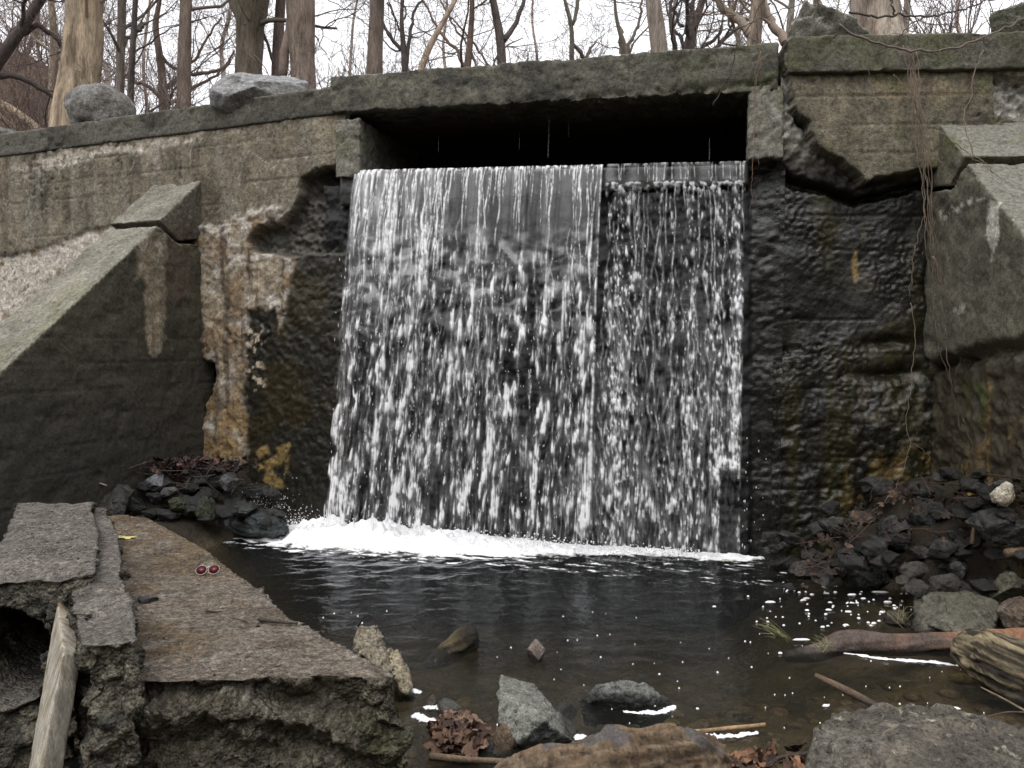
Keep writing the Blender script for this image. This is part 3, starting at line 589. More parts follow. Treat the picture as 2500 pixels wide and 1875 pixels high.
# ---------------------------------------------------------------- pool water, a closed body
wx0, wx1, wy0, wy1 = -6.5, 5.5, -2.0, 9.0
nx, ny = 420, 400
gx = np.linspace(wx0, wx1, nx); gy = np.linspace(wy0, wy1, ny); X, Y = np.meshgrid(gx, gy); X = X.ravel(); Y = Y.ravel()
P0 = np.stack([X, Y, np.zeros_like(X)], 1)
dfall = np.abs(Y - (6.91 - .254 * X)); amp = .30 + 1.0 * np.exp(-dfall / 1.1) * sstep(-2.4, -1.6, X) * sstep(2.6, 1.8, X)
Z = .8 * amp * (.018 * fbm(P0 * [1, 1.8, 1], 3.2, 3, 190) + .012 * fbm(P0 * [1, 1.7, 1], 8.5, 3, 191)); Z *= .35 + .65 * sstep(2.2, 4.2, Y)
V = np.stack([X, Y, Z], 1); nb = len(V)
edge = np.concatenate([np.arange(nx), np.arange(1, ny) * nx + nx - 1, (ny - 1) * nx + np.arange(nx - 2, -1, -1), np.arange(ny - 2, 0, -1) * nx])
Vb = V[edge].copy(); Vb[:, 2] = -1.6; ib = nb + np.arange(len(edge)); ne = len(edge)
side = np.stack([edge, ib, np.roll(ib, -1), np.roll(edge, -1)], 1)
Vc = np.array([[0, 4, -1.6]]); fan = np.stack([np.full(ne, nb + ne), np.roll(ib, -1), ib], 1)
wt = part('pool', np.concatenate([V, Vb, Vc]), [np.concatenate([grid_faces(nx, ny), side]), fan], M['water'], None)
tag(wt, 'dark rippled pool of water below the fall', 'water', kind='structure')
# ================================================================ waterfall
rng = np.random.default_rng(11)
def fall_grid(u0, u1, H, res_u, res_h, outfn, driftfn, alphafn, name, label, zl0, zl1, parent):
    nu = int((u1 - u0) / res_u); nh = int(H / res_h); u = np.linspace(u0, u1, nu); h = np.linspace(0, H, nh)
    U, Hh = np.meshgrid(u, h); U = U.ravel(); Hh = Hh.ravel()
    k = (U - uL) / (uR - uL); zt = zl0 + (zl1 - zl0) * k
    al = np.clip(alphafn(U, Hh, k), 0, 1)
    P3 = np.stack([U, Hh, np.zeros_like(U)], 1)
    outw = outfn(U, Hh, k) + al * .012 + .02 * fbm(P3, (10, 2.5, 1), 3, 205)
    uu = U + driftfn(U, Hh, k)
    V = A1 + aB * uu[:, None] + nB * outw[:, None] + ez * np.maximum(zt - Hh, -.05)[:, None]
    F = grid_faces(nu, nh); F = F[al[F].max(1) > .02]
    used = np.unique(F); re = np.full(len(V), -1); re[used] = np.arange(len(used)); F = re[F]; V = V[used]; al = al[used]
    o = part(name, V, F, M['fall'], parent); o['label'] = label
    a = o.data.attributes.new('alpha', 'FLOAT', 'POINT'); a.data.foreach_set('value', al.astype(np.float32)); return o
wf = empty('waterfall', (0, 6.7, 0), 'white curtain of water falling from the culvert into the pool', 'waterfall'); wf['kind'] = 'structure'
uM = uB(1476, 405)[0]; zl0, zl1 = zlipL + .005, zlipR + .015
def lines(U, H, n, lo, hi, wmin, wmax, lmin, lmax, seed, h0=(0, .05), wob=.012):
    r = np.random.default_rng(seed); s = np.zeros(len(U))
    for i in range(n):
        uc = lo + (hi - lo) * r.random(); w = r.uniform(wmin, wmax); L = lmin + (lmax - lmin) * r.random() ** 2; hs_ = r.uniform(*h0); ph = r.uniform(0, 99)
        sel = np.abs(U - uc) < w * 4 + wob * 3
        if not sel.any(): continue
        hh = H[sel]; q = np.stack([np.full(hh.shape, ph), hh * 3.2, hh * 0], 1); path = uc + wob * 1.8 * perlin(q, seed)
        bead = .62 + .9 * perlin(np.stack([hh * 11, np.full(hh.shape, ph), hh * 0], 1), seed + 1) + .7 * perlin(np.stack([hh * 33, np.full(hh.shape, ph), hh * 0], 1), seed + 2)
        f = np.exp(-((U[sel] - path) / (w * (1 + .25 * hh))) ** 2) * sstep(hs_ - .03, hs_ + .01, hh) * sstep(hs_ + L, hs_ + L * .6, hh) * np.clip(bead, 0, 1.15)
        s[sel] = np.maximum(s[sel], f)
    return s
def splat(A, u, h, uc, hc, w, hu, hd, amp, lean=0.):
    """one torn clot of water: blunt below, drawn out thin above"""
    i0, i1 = np.searchsorted(u, (uc - 3 * w - abs(lean) * hu, uc + 3 * w + abs(lean) * hu)); j0, j1 = np.searchsorted(h, (hc - 2.2 * hu, hc + 2.2 * hd))
    if i1 <= i0 or j1 <= j0: return
    du = u[i0:i1][None, :] - uc; dh = h[j0:j1][:, None] - hc; du = du - lean * dh; t = np.clip(-dh / (2.2 * hu), 0, 1); ww = w * (1 - .72 * t)
    v = amp * np.exp(-(du / ww) ** 2) * np.where(dh < 0, np.exp(-(dh / hu) ** 2), np.exp(-(dh / hd) ** 2)); B = A[j0:j1, i0:i1]; B[:] = 1 - (1 - B) * (1 - v)
def a_left(U, H, k):
    P = np.stack([U, H, np.zeros_like(U)], 1); kk = (U - uL) / (uM - uL); r = np.random.default_rng(303)
    u = np.unique(U); h = np.unique(H); nu, nh = len(u), len(h); A = np.zeros((nh, nu)); W_ = uM - uL
    dens = sstep(.6, -.05, kk)
    # smooth sheet near the lip, thinner and streaked, rippling as it tears
    film = (.19 + .15 * fbm(P, (6, .5, 1), 3, 211) + .10 * fbm(P, (40, .8, 1), 2, 212)) * sstep(1.5, .5, H + .35 * fbm(P, (2.2, 2, 1), 3, 210))
    film *= .75 + .45 * dens
    wv_ = np.stack([U + .04 * fbm(P, (5, 5, 1), 2, 232), H + .05 * fbm(P, (4, 3, 1), 2, 233), 0 * U], 1); wav = fbm(wv_, (6.5, 9.5, 1), 3, 213)
    film = film * (1 - .8 * sstep(-.05, .35, wav) * sstep(.25, .8, H)) + .22 * sstep(.0, .5, -wav) * sstep(.35, .8, H) * sstep(1.9, 1.0, H)
    # wandering strands carrying clots
    ns = 40
    for i in range(ns):
        u0 = uL + W_ * (i + .5 + r.normal(0, .35)) / ns; ph = r.uniform(0, 99); hh = r.uniform(.35, .9); str_ = r.uniform(.55, 1.0) * (1.15 if u0 < uL + .4 * W_ else 1.)
        while hh < 3.15:
            uc = u0 + .075 * float(perlin(np.array([[ph, hh * 1.1, 0.]]), 7)[0]) + .045 * float(perlin(np.array([[ph, hh * 3.3, 5.]]), 8)[0]); f = float(sstep(.4, 1.3, hh))
            sz = r.lognormal(-.08, .5); splat(A, u, h, uc + r.normal(0, .012), hh, .0125 * sz * (.8 + .22 * hh), .075 * sz * (.7 + .35 * hh), .028 * sz * (.8 + .3 * hh), str_ * (.34 + .55 * f) * r.uniform(.45, 1.1), r.normal(-.05, .12))
            if r.random() < .45: splat(A, u, h, uc + r.normal(0, .035), hh + r.normal(0, .05), .006, .06, .03, .5 * f, r.normal(-.05, .1))
            hh += r.gamma(2.2, .068) * (1 + .12 * hh)
    for i in range(150):     # broad thin veils between the strands
        hh = r.uniform(.7, 3.0); sz = r.lognormal(0, .4); splat(A, u, h, r.uniform(uL, uM), hh, .035 * sz, .10 * sz, .05 * sz, r.uniform(.10, .30), r.normal(-.05, .2))
    for i in range(650):     # flying drops drawn out by the fall
        hh = r.uniform(.5, 3.1); splat(A, u, h, r.uniform(uL, uM), hh, r.uniform(.003, .006), r.uniform(.03, .09) * (.5 + .4 * hh), .02, r.uniform(.25, .65) * (.4 + .25 * hh), -.05)
    fib = fbm(P, (85, 3.0, 1), 3, 216); A = A.ravel() * (.55 + .75 * np.clip(fib + .35, 0, .6)) * np.clip(.95 + .9 * fbm(P, (26, 11, 1), 3, 235), .15, 1.3); A = .68 * sstep(.12, .78, A) + .42 * A
    spray = .10 * sstep(.0, .7, fib + .5 * fbm(P, (6, 2, 1), 3, 215) + .1) * sstep(1.5, 3.0, H)
    st = lines(U, H, 120, uL, uM, .002, .0045, .06, .7, 31, (0, .03)) + lines(U, H, 22, uL, uM, .0025, .005, .7, 2.2, 32, (0, .2), .02) + lines(U, H, 90, uL, uL + W_ * .42, .003, .007, .10, .9, 33, (0, .6), .018)
    st += .36 * lines(U, H, 40, uL, uM, .0035, .007, 1.0, 3.0, 36, (.3, 1.4), .045)
    st += lines(U, H, 1, uM - .014, uM - .012, .006, .007, 4, 4.1, 35, (0, .01), .004)
    lipb = .65 * sstep(.06, .0, H) * sstep(-.1, .4, fbm(P, (26, 14, 1), 3, 218))
    a = 1 - (1 - np.clip(film, 0, 1)) * (1 - np.clip(A, 0, 1)) * (1 - np.clip(.85 * st, 0, .95)); a = a + spray + lipb + dens * .22 * sstep(-.3, .4, fbm(P, (24, 2.2, 1), 3, 219)) * sstep(1.4, .1, H)
    a += .15 * sstep(.14, .0, kk) * sstep(-.4, .3, fib)
    edgeL = sstep(-.01, .05, U - uL + .10 * sstep(.5, 2.6, H) * fbm(P, (2, 3.5, 1), 3, 220)); edgeR = sstep(.006, .016, uM + .02 * sstep(1, 2.5, H) * fbm(P, (2, 5, 1), 2, 221) + .10 * sstep(1.2, 2.6, H) - U)
    edgeR = edgeR * (1 - .5 * sstep(1.3, 2.4, H) * sstep(uM - .02, uM + .08, U))
    a = a * (.72 + .55 * np.clip(a, 0, 1)); return a * edgeL * edgeR
def out_l(U, H, k): return .02 + .155 * np.sqrt(np.maximum(H, 0)) + .02 * H
def drift_l(U, H, k): return -.17 * (H / 3.1) ** 1.2 * (1 - k) ** 2 - .015 * H * k
fall_grid(uL, uM + .12, zlipL + .03, .0062, .0068, out_l, drift_l, a_left, 'water_sheet', 'smooth sheet of water breaking into strands, left of the fall', zl0, zl1, wf)
def a_right(U, H, k):
    P = np.stack([U, H, np.zeros_like(U)], 1)
    colz = np.zeros_like(U)
    for pxc, w, g in ((1520, .10, .9), (1560, .06, .7), (1618, .025, .55), (1650, .035, .75), (1690, .05, .8), (1725, .04, .6), (1760, .045, .85), (1800, .05, 1.0)):
        uc = uB(pxc, 420)[0] + .03 * fbm(np.stack([H * .9, np.full_like(H, pxc * .7), H * 0], 1), 1, 2, 240); colz = np.maximum(colz, g * np.exp(-((U - uc) / (w * (1 + .35 * H))) ** 2))
    led = sstep(.13, .17, H + .02 * fbm(P, (8, 1, 1), 2, 241))
    top = (1 - led) * (.14 * sstep(-.4, .4, fbm(P, (7, 1, 1), 2, 242)) + .6 * lines(U, H, 30, uM + .05, uR, .002, .004, .10, .3, 41, (0, .04), .010))
    r = np.random.default_rng(404); u = np.unique(U); h = np.unique(H); A = np.zeros((len(h), len(u))); G = colz.reshape(A.shape); n = 0
    while n < 2100:          # drops and V-shaped clots, thick in the runnels, sparse between
        uc = r.uniform(uM - .1, uR); hc = r.uniform(.17, 3.1); g = G[min(np.searchsorted(h, hc), len(h) - 1), min(np.searchsorted(u, uc), len(u) - 1)]
        if r.random() > .07 + .93 * g ** 1.6: continue
        n += 1; sz = r.lognormal(0, .45); splat(A, u, h, uc, hc, .0062 * sz * (1 + .12 * hc), .030 * sz * (.6 + .35 * hc), .012 * sz, r.uniform(.3, .9) * (.55 + .45 * g), r.normal(0, .12))
    fine = fbm(P, (95, 7, 1), 3, 247); drp = fbm(P, (30, 5, 1), 3, 246); big = fbm(P, (8, 1.8, 1), 3, 248)
    a = A.ravel() * (.6 + .6 * np.clip(fine + .3, 0, .7)) * np.clip(.95 + .9 * fbm(P, (34, 16, 1), 3, 257), .15, 1.3); a = .68 * sstep(.10, .78, a) + .36 * a
    a += (.03 + .20 * colz) * sstep(-.35, .6, fine + .5 * drp + .5 * big) * sstep(.3, 2.0, H)
    a += led * .75 * np.exp(-((H - .185 - .03 * big) / .04) ** 2) * sstep(-.05, .4, fbm(P, (22, 20, 1), 3, 249)) + .6 * lines(U, H, 30, uM + .05, uR, .003, .005, .15, .9, 42, (.16, .4), .02) + .3 * lines(U, H, 24, uM, uR, .003, .006, .8, 2.6, 43, (.2, 1.2), .04)
    a = a * led * (.72 + .28 * sstep(.2, 1, H)) + top + .5 * sstep(.03, 0, H) * sstep(-.1, .3, fbm(P, (20, 1, 1), 2, 250))
    # the water parts round the stub sticking out low on the right
    un = uB(1790, 1150)[0]; dn = (U - un + .03 + .035 * fbm(P, (3, 6, 1), 3, 256) * sstep(2.3, 2.6, H)); hn = H - (zlipR - STUBZ)
    gap = sstep(.085, .06, np.abs(dn)) * sstep(.0, .05, hn); a = a * (1 - .93 * gap)
    a += .55 * np.exp(-((np.hypot(dn / 1.0, np.minimum(hn - .05, 0)) - .095) / .018) ** 2) * sstep(.13, .02, hn) * sstep(-.12, -.02, hn) * sstep(-.3, .2, fbm(P, (40, 30, 1), 2, 251))
    er = sstep(0., .012, uR + .012 * fbm(P, (2, 6, 1), 3, 252) - .01 - U); el = sstep(.0, .03, U - (uM + .015) - .03 * fbm(P, (2, 5, 1), 2, 253) + .12 * sstep(.8, 2.4, H))
    return a * er * el
STUBZ = uB(1790, 1138)[1]
def out_r(U, H, k): return .035 + .055 * sstep(.12, .17, H) + .03 * H + .02 * fbm(np.stack([U, H, U * 0], 1), (3, 3, 1), 3, 254)
fall_grid(uM - .15, uR + .01, zlipR + .03, .0056, .0066, out_r, lambda U, H, k: 0 * U, a_right, 'water_curtain', 'thin broken curtain of trickles clinging to the wall, right of the fall', zl0, zl1, wf)
# loose drops along the strands and beside the fall
b = Buf(); iv, if_ = ico(1)
def drop(p, r, st=1.): b.add(iv * [r, r, r * st] + p, None, if_)
for i in range(520):
    u = rng.uniform(uL - .05, uM); hh = rng.uniform(.8, 3.0); drop(A1 + aB * (u - .07 * hh / 3 * (1 - (u - uL) / 3)) + nB * (.08 + .17 * math.sqrt(hh) + rng.normal(0, .03)) + ez * (zl0 - hh), rng.uniform(.0015, .0035), rng.uniform(2, 7))
for i in range(26):
    u = uR + abs(rng.normal(.03, .07)); hh = rng.uniform(2.0, 3.05); drop(A1 + aB * u + nB * rng.uniform(.1, .25) + ez * (zl1 - hh), rng.uniform(.002, .005), rng.uniform(1.5, 4))
for px_, y0, y1 in ((1342, 250, 385), (1070, 325, 370), (1268, 322, 364), (1388, 298, 335), (1732, 335, 390), (1808, 240, 295)):
    q0 = wB(px_, y0, -.3); q1 = wB(px_ - 4 if y1 - y0 > 100 else px_, y1, -.3); tube(b, [q1, (q0 + q1) / 2, q0], [.006, .005, .002] if y1 - y0 > 50 and px_ != 1808 else [.0025, .002, .001], 5)
V, F = b.get(); o = part('water_drops', V, F, M['fall'], wf); o['kind'] = 'stuff'
a = o.data.attributes.new('alpha', 'FLOAT', 'POINT'); pxx, pyy = proj(V); a.data.foreach_set('value', np.where(pyy < 398, .10, .75).astype(np.float32))
# stub sticking out of the wall, water arching over it
q = wB(1792, 1150, -.05); VF = boxpts(q + [-.055, -.16, -.05], [.11, 0, 0], [0, .3, 0], [0, 0, .09])
solid_part('stub', VF, .012, M['concrete'], wall, c_sill, lambda V, N: .015 * fbm(V, 12, 3, 260), 'wet stub jutting from the wall near the foot of the fall')

# churned foam at the foot
b = Buf(); n_u, n_w = 640, 110
u = np.linspace(uB(1250, 700)[0] * 0 - 1.05, uR + .32, n_u); wv = np.linspace(-.40, .80, n_w); U, W = np.meshgrid(u, wv); U = U.ravel(); W = W.ravel()
k = np.clip((U - uL) / (uR - uL), -.5, 1.2); P = np.stack([U, W, U * 0], 1)
cen = .33 - .20 * sstep(.35, .8, k); wid = (.42 - .29 * sstep(.15, .75, k)) * sstep(-.36, -.12, k) * sstep(1.06, .97, k)
wid = wid * (1 + .3 * fbm(P, (2.2, 0, 1), 3, 270)) + .001
e = (W - cen + .12) / wid; prof = np.exp(-e ** 4)
hgt = (.135 - .112 * sstep(.08, .62, k)) * sstep(-.30, -.02, k)
lump = .6 + .75 * fbm(P, (4, 5, 1), 3, 271) + .45 * np.abs(fbm(P, (10, 11, 1), 2, 272))
hz = prof * hgt * lump * np.exp(-(e / 1.2) ** 2) + .026 * fbm(P, (9, 14, 1), 3, 273) * prof
lace = prof + .75 * fbm(P, (7, 15, 1), 4, 274) * sstep(.98, .3, prof) - .22 * sstep(.35, .95, k) + .3 * sstep(.3, .9, k) * fbm(P, (11, 20, 1), 3, 276); hz = hz * sstep(.25, .75, lace)
V = A1 + aB * U[:, None] + nB * (W + .05)[:, None] + ez * (hz + .004)[:, None]
F = grid_faces(n_u, n_w); F = F[lace[F].max(1) > .10]; used = np.unique(F); re = np.full(len(V), -1); re[used] = np.arange(len(used))
fo = part('foam', V[used], re[F], M['lace'], None); fa = fo.data.attributes.new('alpha', 'FLOAT', 'POINT'); fa.data.foreach_set('value', sstep(.12, .50, lace[used] + .25 * fbm(P[used], (30, 60, 1), 2, 275)).astype(np.float32)); tag(fo, 'band of bright white churned foam at the foot of the waterfall', 'foam', kind='stuff')
b = Buf()
for i in range(1500):
    kk = rng.random() ** 1.5; u = -0.55 + kk * 3.7; am = .5 + 1.1 * max(0, 1 - kk * 1.3); ht = abs(rng.normal(0, .055)) * am + (.05 if kk < .5 else .02)
    p = A1 + aB * u + nB * rng.normal(.28 - .16 * min(1, max(0, kk * 1.4 - .3)), .09) + ez * ht; r = rng.uniform(.0025, .009) * (1.0 if ht < .12 else .6)
    b.add(iv * r * [1, 1, rng.uniform(.8, 1.5)] + p, None, if_)
for i in range(500):   # spray off the stones at the left end
    th = rng.uniform(.2, 2.4); L = abs(rng.normal(0, .22)); p = A1 + aB * (-.75 - L * math.cos(th) * .9) + nB * (.15 + rng.normal(0, .1)) + ez * (.06 + L * math.sin(th) * .75)
    b.add(iv * rng.uniform(.0015, .005) + p, None, if_)
V, F = b.get(); sp = part('spray', V, F, M['foam'], None); tag(sp, 'droplets of spray thrown up along the foot of the waterfall', 'spray', kind='stuff')

# ================================================================ broken slabs in the foreground
def c_slab(V, N, px, py):
    top = sstep(.55, .85, N[:, 2]); n2 = fbm(V, 7, 4, 301); rg = ridged(V, 11, 4, 302)
    tp = np.array([.200, .166, .132]) * (1 + .25 * fbm(V, 2.2, 4, 303) + .35 * fbm(V, (22, 26, 22), 4, 304))[:, None]
    brown = sstep(-.25, .35, fbm(V, 1.6, 4, 305) + .9 * sstep(1500, 1330, py + .0 * px) - .2); tp = mixc(tp, [.17, .115, .058], brown * .75)
    tp = mixc(tp, [.33, .29, .23], sstep(.32, .5, fbm(V, (38, 46, 38), 2, 306)) * .6)
    tp = mixc(tp, [.085, .063, .042], sstep(.05, .4, fbm(V, 3.5, 5, 307)) * .6); tp = mixc(tp, [.06, .05, .04], sstep(.03, .01, np.abs(fbm(V, 1.7, 4, 340))) * .5); tp = mixc(tp, [.30, .275, .23], sstep(.28, .45, fbm(V, 9, 4, 341)) * .5)
    sd_ = np.array([.105, .092, .068]) * (1 + .5 * rg + .5 * n2 + .5 * fbm(V, 28, 3, 320))[:, None]
    sd_ = mixc(sd_, [.33, .30, .24], sstep(.22, .5, fbm(V, 6, 4, 308) + .3 * rg) * sstep(.25, .48, V[:, 2]) * .9)
    sd_ = mixc(sd_, [.075, .075, .035], sstep(-.05, .35, fbm(V, 3, 4, 309)) * sstep(.42, .25, V[:, 2]) * .8)
    sd_ = mixc(sd_, [.03, .028, .024], sstep(.10, .0, V[:, 2]))
    return sd_ * (1 - top[:, None]) + tp * top[:, None], np.maximum(sstep(.12, .02, V[:, 2]) * .8, top * brown * .25)
def d_slab(V, N):
    side = sstep(.8, .4, np.abs(N[:, 2])); rg = ridged(V, 6, 4, 311); z = V[:, 2]
    lay = .035 * np.sin(z * 24 + 1.5 * fbm(V, 2, 3, 312) * 3) * side
    fc = facetn(V, 7, 317) * .045 + facetn(V, 17, 318) * .026 + facetn(V, 36, 319) * .012
    return side * (.02 * rg + fc - .02) + lay - .02 * side + .004 * fbm(V, 12, 4, 314) + .003 * fbm(V, 40, 2, 315) - .015 * np.clip(fbm(V, 6, 3, 316) - .35, 0, 1)
def ztop_poly(pts, z): return [at_z(x, y, z) for x, y in pts]
zs = .5
tp = [(240, 1262), (300, 1256), (367, 1266), (430, 1300), (506, 1342), (550, 1378), (633, 1437), (709, 1508), (793, 1552), (870, 1592), (965, 1650), (900, 1654), (684, 1650), (600, 1660), (464, 1664), (350, 1664), (215, 1664), (200, 1560)]
T = np.array(ztop_poly(tp, zs)); Bt = T.copy(); Bt[:, 2] = -.35; cen = T.mean(0); Bt[:, :2] = cen[:2] + (Bt[:, :2] - cen[:2]) * 1.06; Bt[9:13, :2] += [.13, .0]
slab = empty('concrete_slab', (cen[0], cen[1], 0), 'large broken brown concrete slab at the pool edge with sunglasses on it', 'concrete slab')
solid_part('slab', prism(T, Bt), .0125, M['broken'], slab, c_slab, d_slab)
# raised broken rib along its left side
def d_rib(V, N):
    side = sstep(.85, .3, np.abs(N[:, 2])); return side * (facetn(V, 8, 321) * .05 + facetn(V, 19, 322) * .028 + facetn(V, 40, 329) * .012 - .025) + .006 * fbm(V, 9, 4, 323) - .06 * np.clip(fbm(V, 4.5, 3, 324) - .1, 0, 1)
def c_rib(V, N, px, py):
    C, w = c_slab(V, N, px, py); top = sstep(.5, .8, N[:, 2]); rg = ridged(V, 13, 4, 325)
    T2 = np.array([.182, .162, .140]) * (1 + .3 * fbm(V, 3, 4, 326) + .3 * fbm(V, 25, 3, 327))[:, None]
    S2 = np.array([.125, .112, .085]) * (1 + .7 * rg + .5 * fbm(V, 30, 3, 330))[:, None]; S2 = mixc(S2, [.055, .053, .045], sstep(-.05, .3, fbm(V, 6, 3, 328)) * .8)
    return S2 * (1 - top[:, None]) + T2 * top[:, None], 0 * w
rib = [(215, 1240), (262, 1240), (292, 1310), (300, 1370), (296, 1405), (318, 1440), (332, 1500), (338, 1560), (300, 1575), (195, 1578), (180, 1500), (165, 1440), (205, 1405), (228, 1330)]
T = np.array(ztop_poly(rib, .70)); Bt = T.copy(); Bt[:, 2] = .30; Bt[:, :2] += (Bt[:, :2] - T[:, :2].mean(0)) * .06
solid_part('rib', prism(T, Bt), .0125, M['broken'], slab, c_rib, d_rib, 'raised crumbling rib along the edge of the slab')
# pale formed face at the rib's left end
def c_pale(V, N, px, py):
    g = fbm(V, (40, 40, 5), 4, 331); C = np.array([.44, .405, .335]) * (1 + .35 * g)[:, None]; return mixc(C, [.26, .20, .13], sstep(.1, .4, fbm(V, (26, 26, 4), 3, 332)) * .8 + .5 * sstep(1560, 1470, py)), 0 * g
ff = [at_y(158, 1440, 3.22), at_y(178, 1450, 3.2), at_y(190, 1640, 2.90), at_y(186, 1700, 2.84), at_y(146, 1960, 2.54), at_y(82, 1960, 2.54), at_y(122, 1720, 2.82), at_y(146, 1560, 3.03)]
ff = [p + np.array([-.02, -.04, 0]) for p in (at_z(165, 1462, .655), at_z(184, 1585, .66), at_y(170, 1660, 2.66), at_y(118, 1960, 2.56), at_y(86, 1960, 2.60), at_y(125, 1720, 2.95))]; ff = ff + [p + np.array([.012, .09, -.05]) for p in ff]
hv, hf = hull(ff); bm = bmesh.new(); bv = [bm.verts.new(p) for p in hv]
for f in hf: bm.faces.new([bv[i] for i in f])
bmesh.ops.recalc_face_normals(bm, faces=bm.faces); bmesh.ops.dissolve_limit(bm, angle_limit=.05, verts=bm.verts, edges=bm.edges); bmesh.ops.bevel(bm, geom=list(bm.edges), offset=.008, segments=2, affect='EDGES', profile=.5); bmesh.ops.triangulate(bm, faces=bm.faces)
for _ in range(5): bmesh.ops.subdivide_edges(bm, edges=[e for e in bm.edges if e.calc_length() > .03], cuts=1); bmesh.ops.triangulate(bm, faces=bm.faces)
V, F, _ = bm_arrays(bm); bm.free(); N = vnormals(V, F); V = V + N * (.003 * fbm(V, (30, 30, 6), 3, 333))[:, None]; px_, py_ = proj(V); C, w_ = c_pale(V, N, px_, py_); part('formed_face', V, F, M['formed'], slab, C, w_, True, 'smooth pale streaked face of the slab')
# hollow block on the far left
blk = [(42, 1226), (225, 1224), (246, 1300), (236, 1400), (150, 1412), (-260, 1424), (-260, 1330), (0, 1322)]
T = np.array(ztop_poly(blk, .75)); Bt = T.copy(); Bt[:, 2] = -.3
Bt[4] += [-.02, -.12, 0]; Bt[5] += [0, -.12, 0]; Bt[3] += [-.05, 0, 0]
fr = at_z(-30, 1418, .75); hc = at_y(8, 1580, fr[1]); r = .165
th = np.linspace(0, 2 * math.pi, 28, endpoint=False); arch = [(math.cos(t) * r, math.sin(t) * r if math.sin(t) > 0 else math.sin(t) * r * 1.5) for t in th]
axd = np.array([-.12, 1., 0.]); cut = prism([hc + [x, 0, z] - axd * .5 for x, z in arch], [hc + [x * .9, 0, z * .9] + axd * 1.1 for x, z in arch])
def c_blk(V, N, px, py):
    C, w = c_rib(V, N, px, py); C = mixc(C, [.30, .275, .22], sstep(.05, .35, fbm(V, 5, 4, 341)) * sstep(.2, -.2, N[:, 2]) * sstep(.28, .5, V[:, 2]) * .7); return C, w
hb = empty('concrete_block', (T[:, 0].mean(), T[:, 1].mean(), 0), 'grey concrete block with a round hole in its broken front, beside the slab', 'concrete block')
solid_part('block', prism(T, Bt), .0135, M['broken'], hb, c_blk, lambda V, N: d_rib(V, N) * .8, cut=cut)
# ================================================================ stones
def stone(name, label, box, Y, seed, col, cat='rock', depth=None, cuts=9, rough=.07, wet=0., sub=5, group=None, rot=0., col2=None, top=None, strat=0., yaw=0., tilt=0., cutr=(.45, .82), fac=.10):
    """box = outline in the photo (x0,y0,x1,y1); Y = distance of its middle; real size follows"""
    c = at_y((box[0] + box[2]) / 2, (box[1] + box[3]) / 2, Y); sx = (box[2] - box[0]) / 2000 * Y / 2; sz = (box[3] - box[1]) / 2000 * Y / 2
    sy = depth / 2 if depth else (sx + sz) / 2 * 1.1
    V, F = ico(sub); V = V.copy(); r = np.random.default_rng(seed)
    for i in range(cuts):
        n = r.normal(size=3); n /= np.linalg.norm(n); d = r.uniform(*cutr); q = V @ n; V = V - np.maximum(q - d, 0)[:, None] * n
    V += V * (rough * 2.2 * fbm(V + seed * 3.1, 1.4, 4, seed))[:, None] + V * (rough * .5 * ridged(V + seed, 4, 3, seed + 1) + fac * facetn(V + seed * 1.7, 2.2, seed) + fac * .4 * facetn(V + seed, 6, seed + 2))[:, None]
    if strat: V += V * [1, 1, 0] * (strat * np.sin(V[:, 2] * 17 + 3 * fbm(V, 1.2, 2, seed)))[:, None]
    ct, s_ = math.cos(tilt), math.sin(tilt); V = V @ np.array([[ct, 0, s_], [0, 1, 0], [-s_, 0, ct]]).T
    ext = np.abs(V).max(0); V = V / ext * [sx, sy, sz]
    if yaw: cy, sy_ = math.cos(yaw), math.sin(yaw); V = V @ np.array([[cy, -sy_, 0], [sy_, cy, 0], [0, 0, 1]]).T
    Vw = V + c; N = vnormals(Vw, F)
    n1 = fbm(Vw, 6, 4, seed + 3); n2 = fbm(Vw, 22, 3, seed + 4); C = np.array(col) * (1 + .4 * n1 + .35 * n2)[:, None]
    if col2 is not None: C = mixc(C, col2, sstep(0, .35, fbm(Vw, 4, 4, seed + 5)) * .8)
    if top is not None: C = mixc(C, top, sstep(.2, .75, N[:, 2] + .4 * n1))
    w = np.full(len(Vw), float(wet))
    if c[2] - sz < .12: m = sstep(.06, .015, Vw[:, 2]); C = mixc(C, np.array(col) * .35, m * .9); w = np.maximum(w, m * .9)
    o = part(name, Vw, F, M['stone'], None, C, w); tag(o, label, cat, group); return o
GREY = (.17, .175, .17); DGREY = (.056, .056, .052); DARK = (.034, .033, .031); BRN = (.12, .09, .055)
# boulders standing along the top of the wall
gB = 'boulders along the top of the wall'
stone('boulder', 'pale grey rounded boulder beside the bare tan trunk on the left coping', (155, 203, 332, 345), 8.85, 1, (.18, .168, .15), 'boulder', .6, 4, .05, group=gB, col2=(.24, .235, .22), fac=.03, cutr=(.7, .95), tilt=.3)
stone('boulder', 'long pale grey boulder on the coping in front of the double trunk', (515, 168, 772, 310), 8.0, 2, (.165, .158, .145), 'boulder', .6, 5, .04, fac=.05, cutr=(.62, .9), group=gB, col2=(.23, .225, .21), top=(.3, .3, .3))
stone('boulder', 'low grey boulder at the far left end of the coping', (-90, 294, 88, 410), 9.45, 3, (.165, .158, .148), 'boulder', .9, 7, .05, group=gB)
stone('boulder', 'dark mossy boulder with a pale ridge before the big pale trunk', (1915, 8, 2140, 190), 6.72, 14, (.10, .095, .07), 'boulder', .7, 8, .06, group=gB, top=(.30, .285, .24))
stone('boulder', 'rounded grey green boulder at the right end of the wall', (2395, 5, 2660, 190), 6.75, 5, (.12, .12, .085), 'boulder', .8, 6, .05, group=gB, top=(.2, .2, .17))
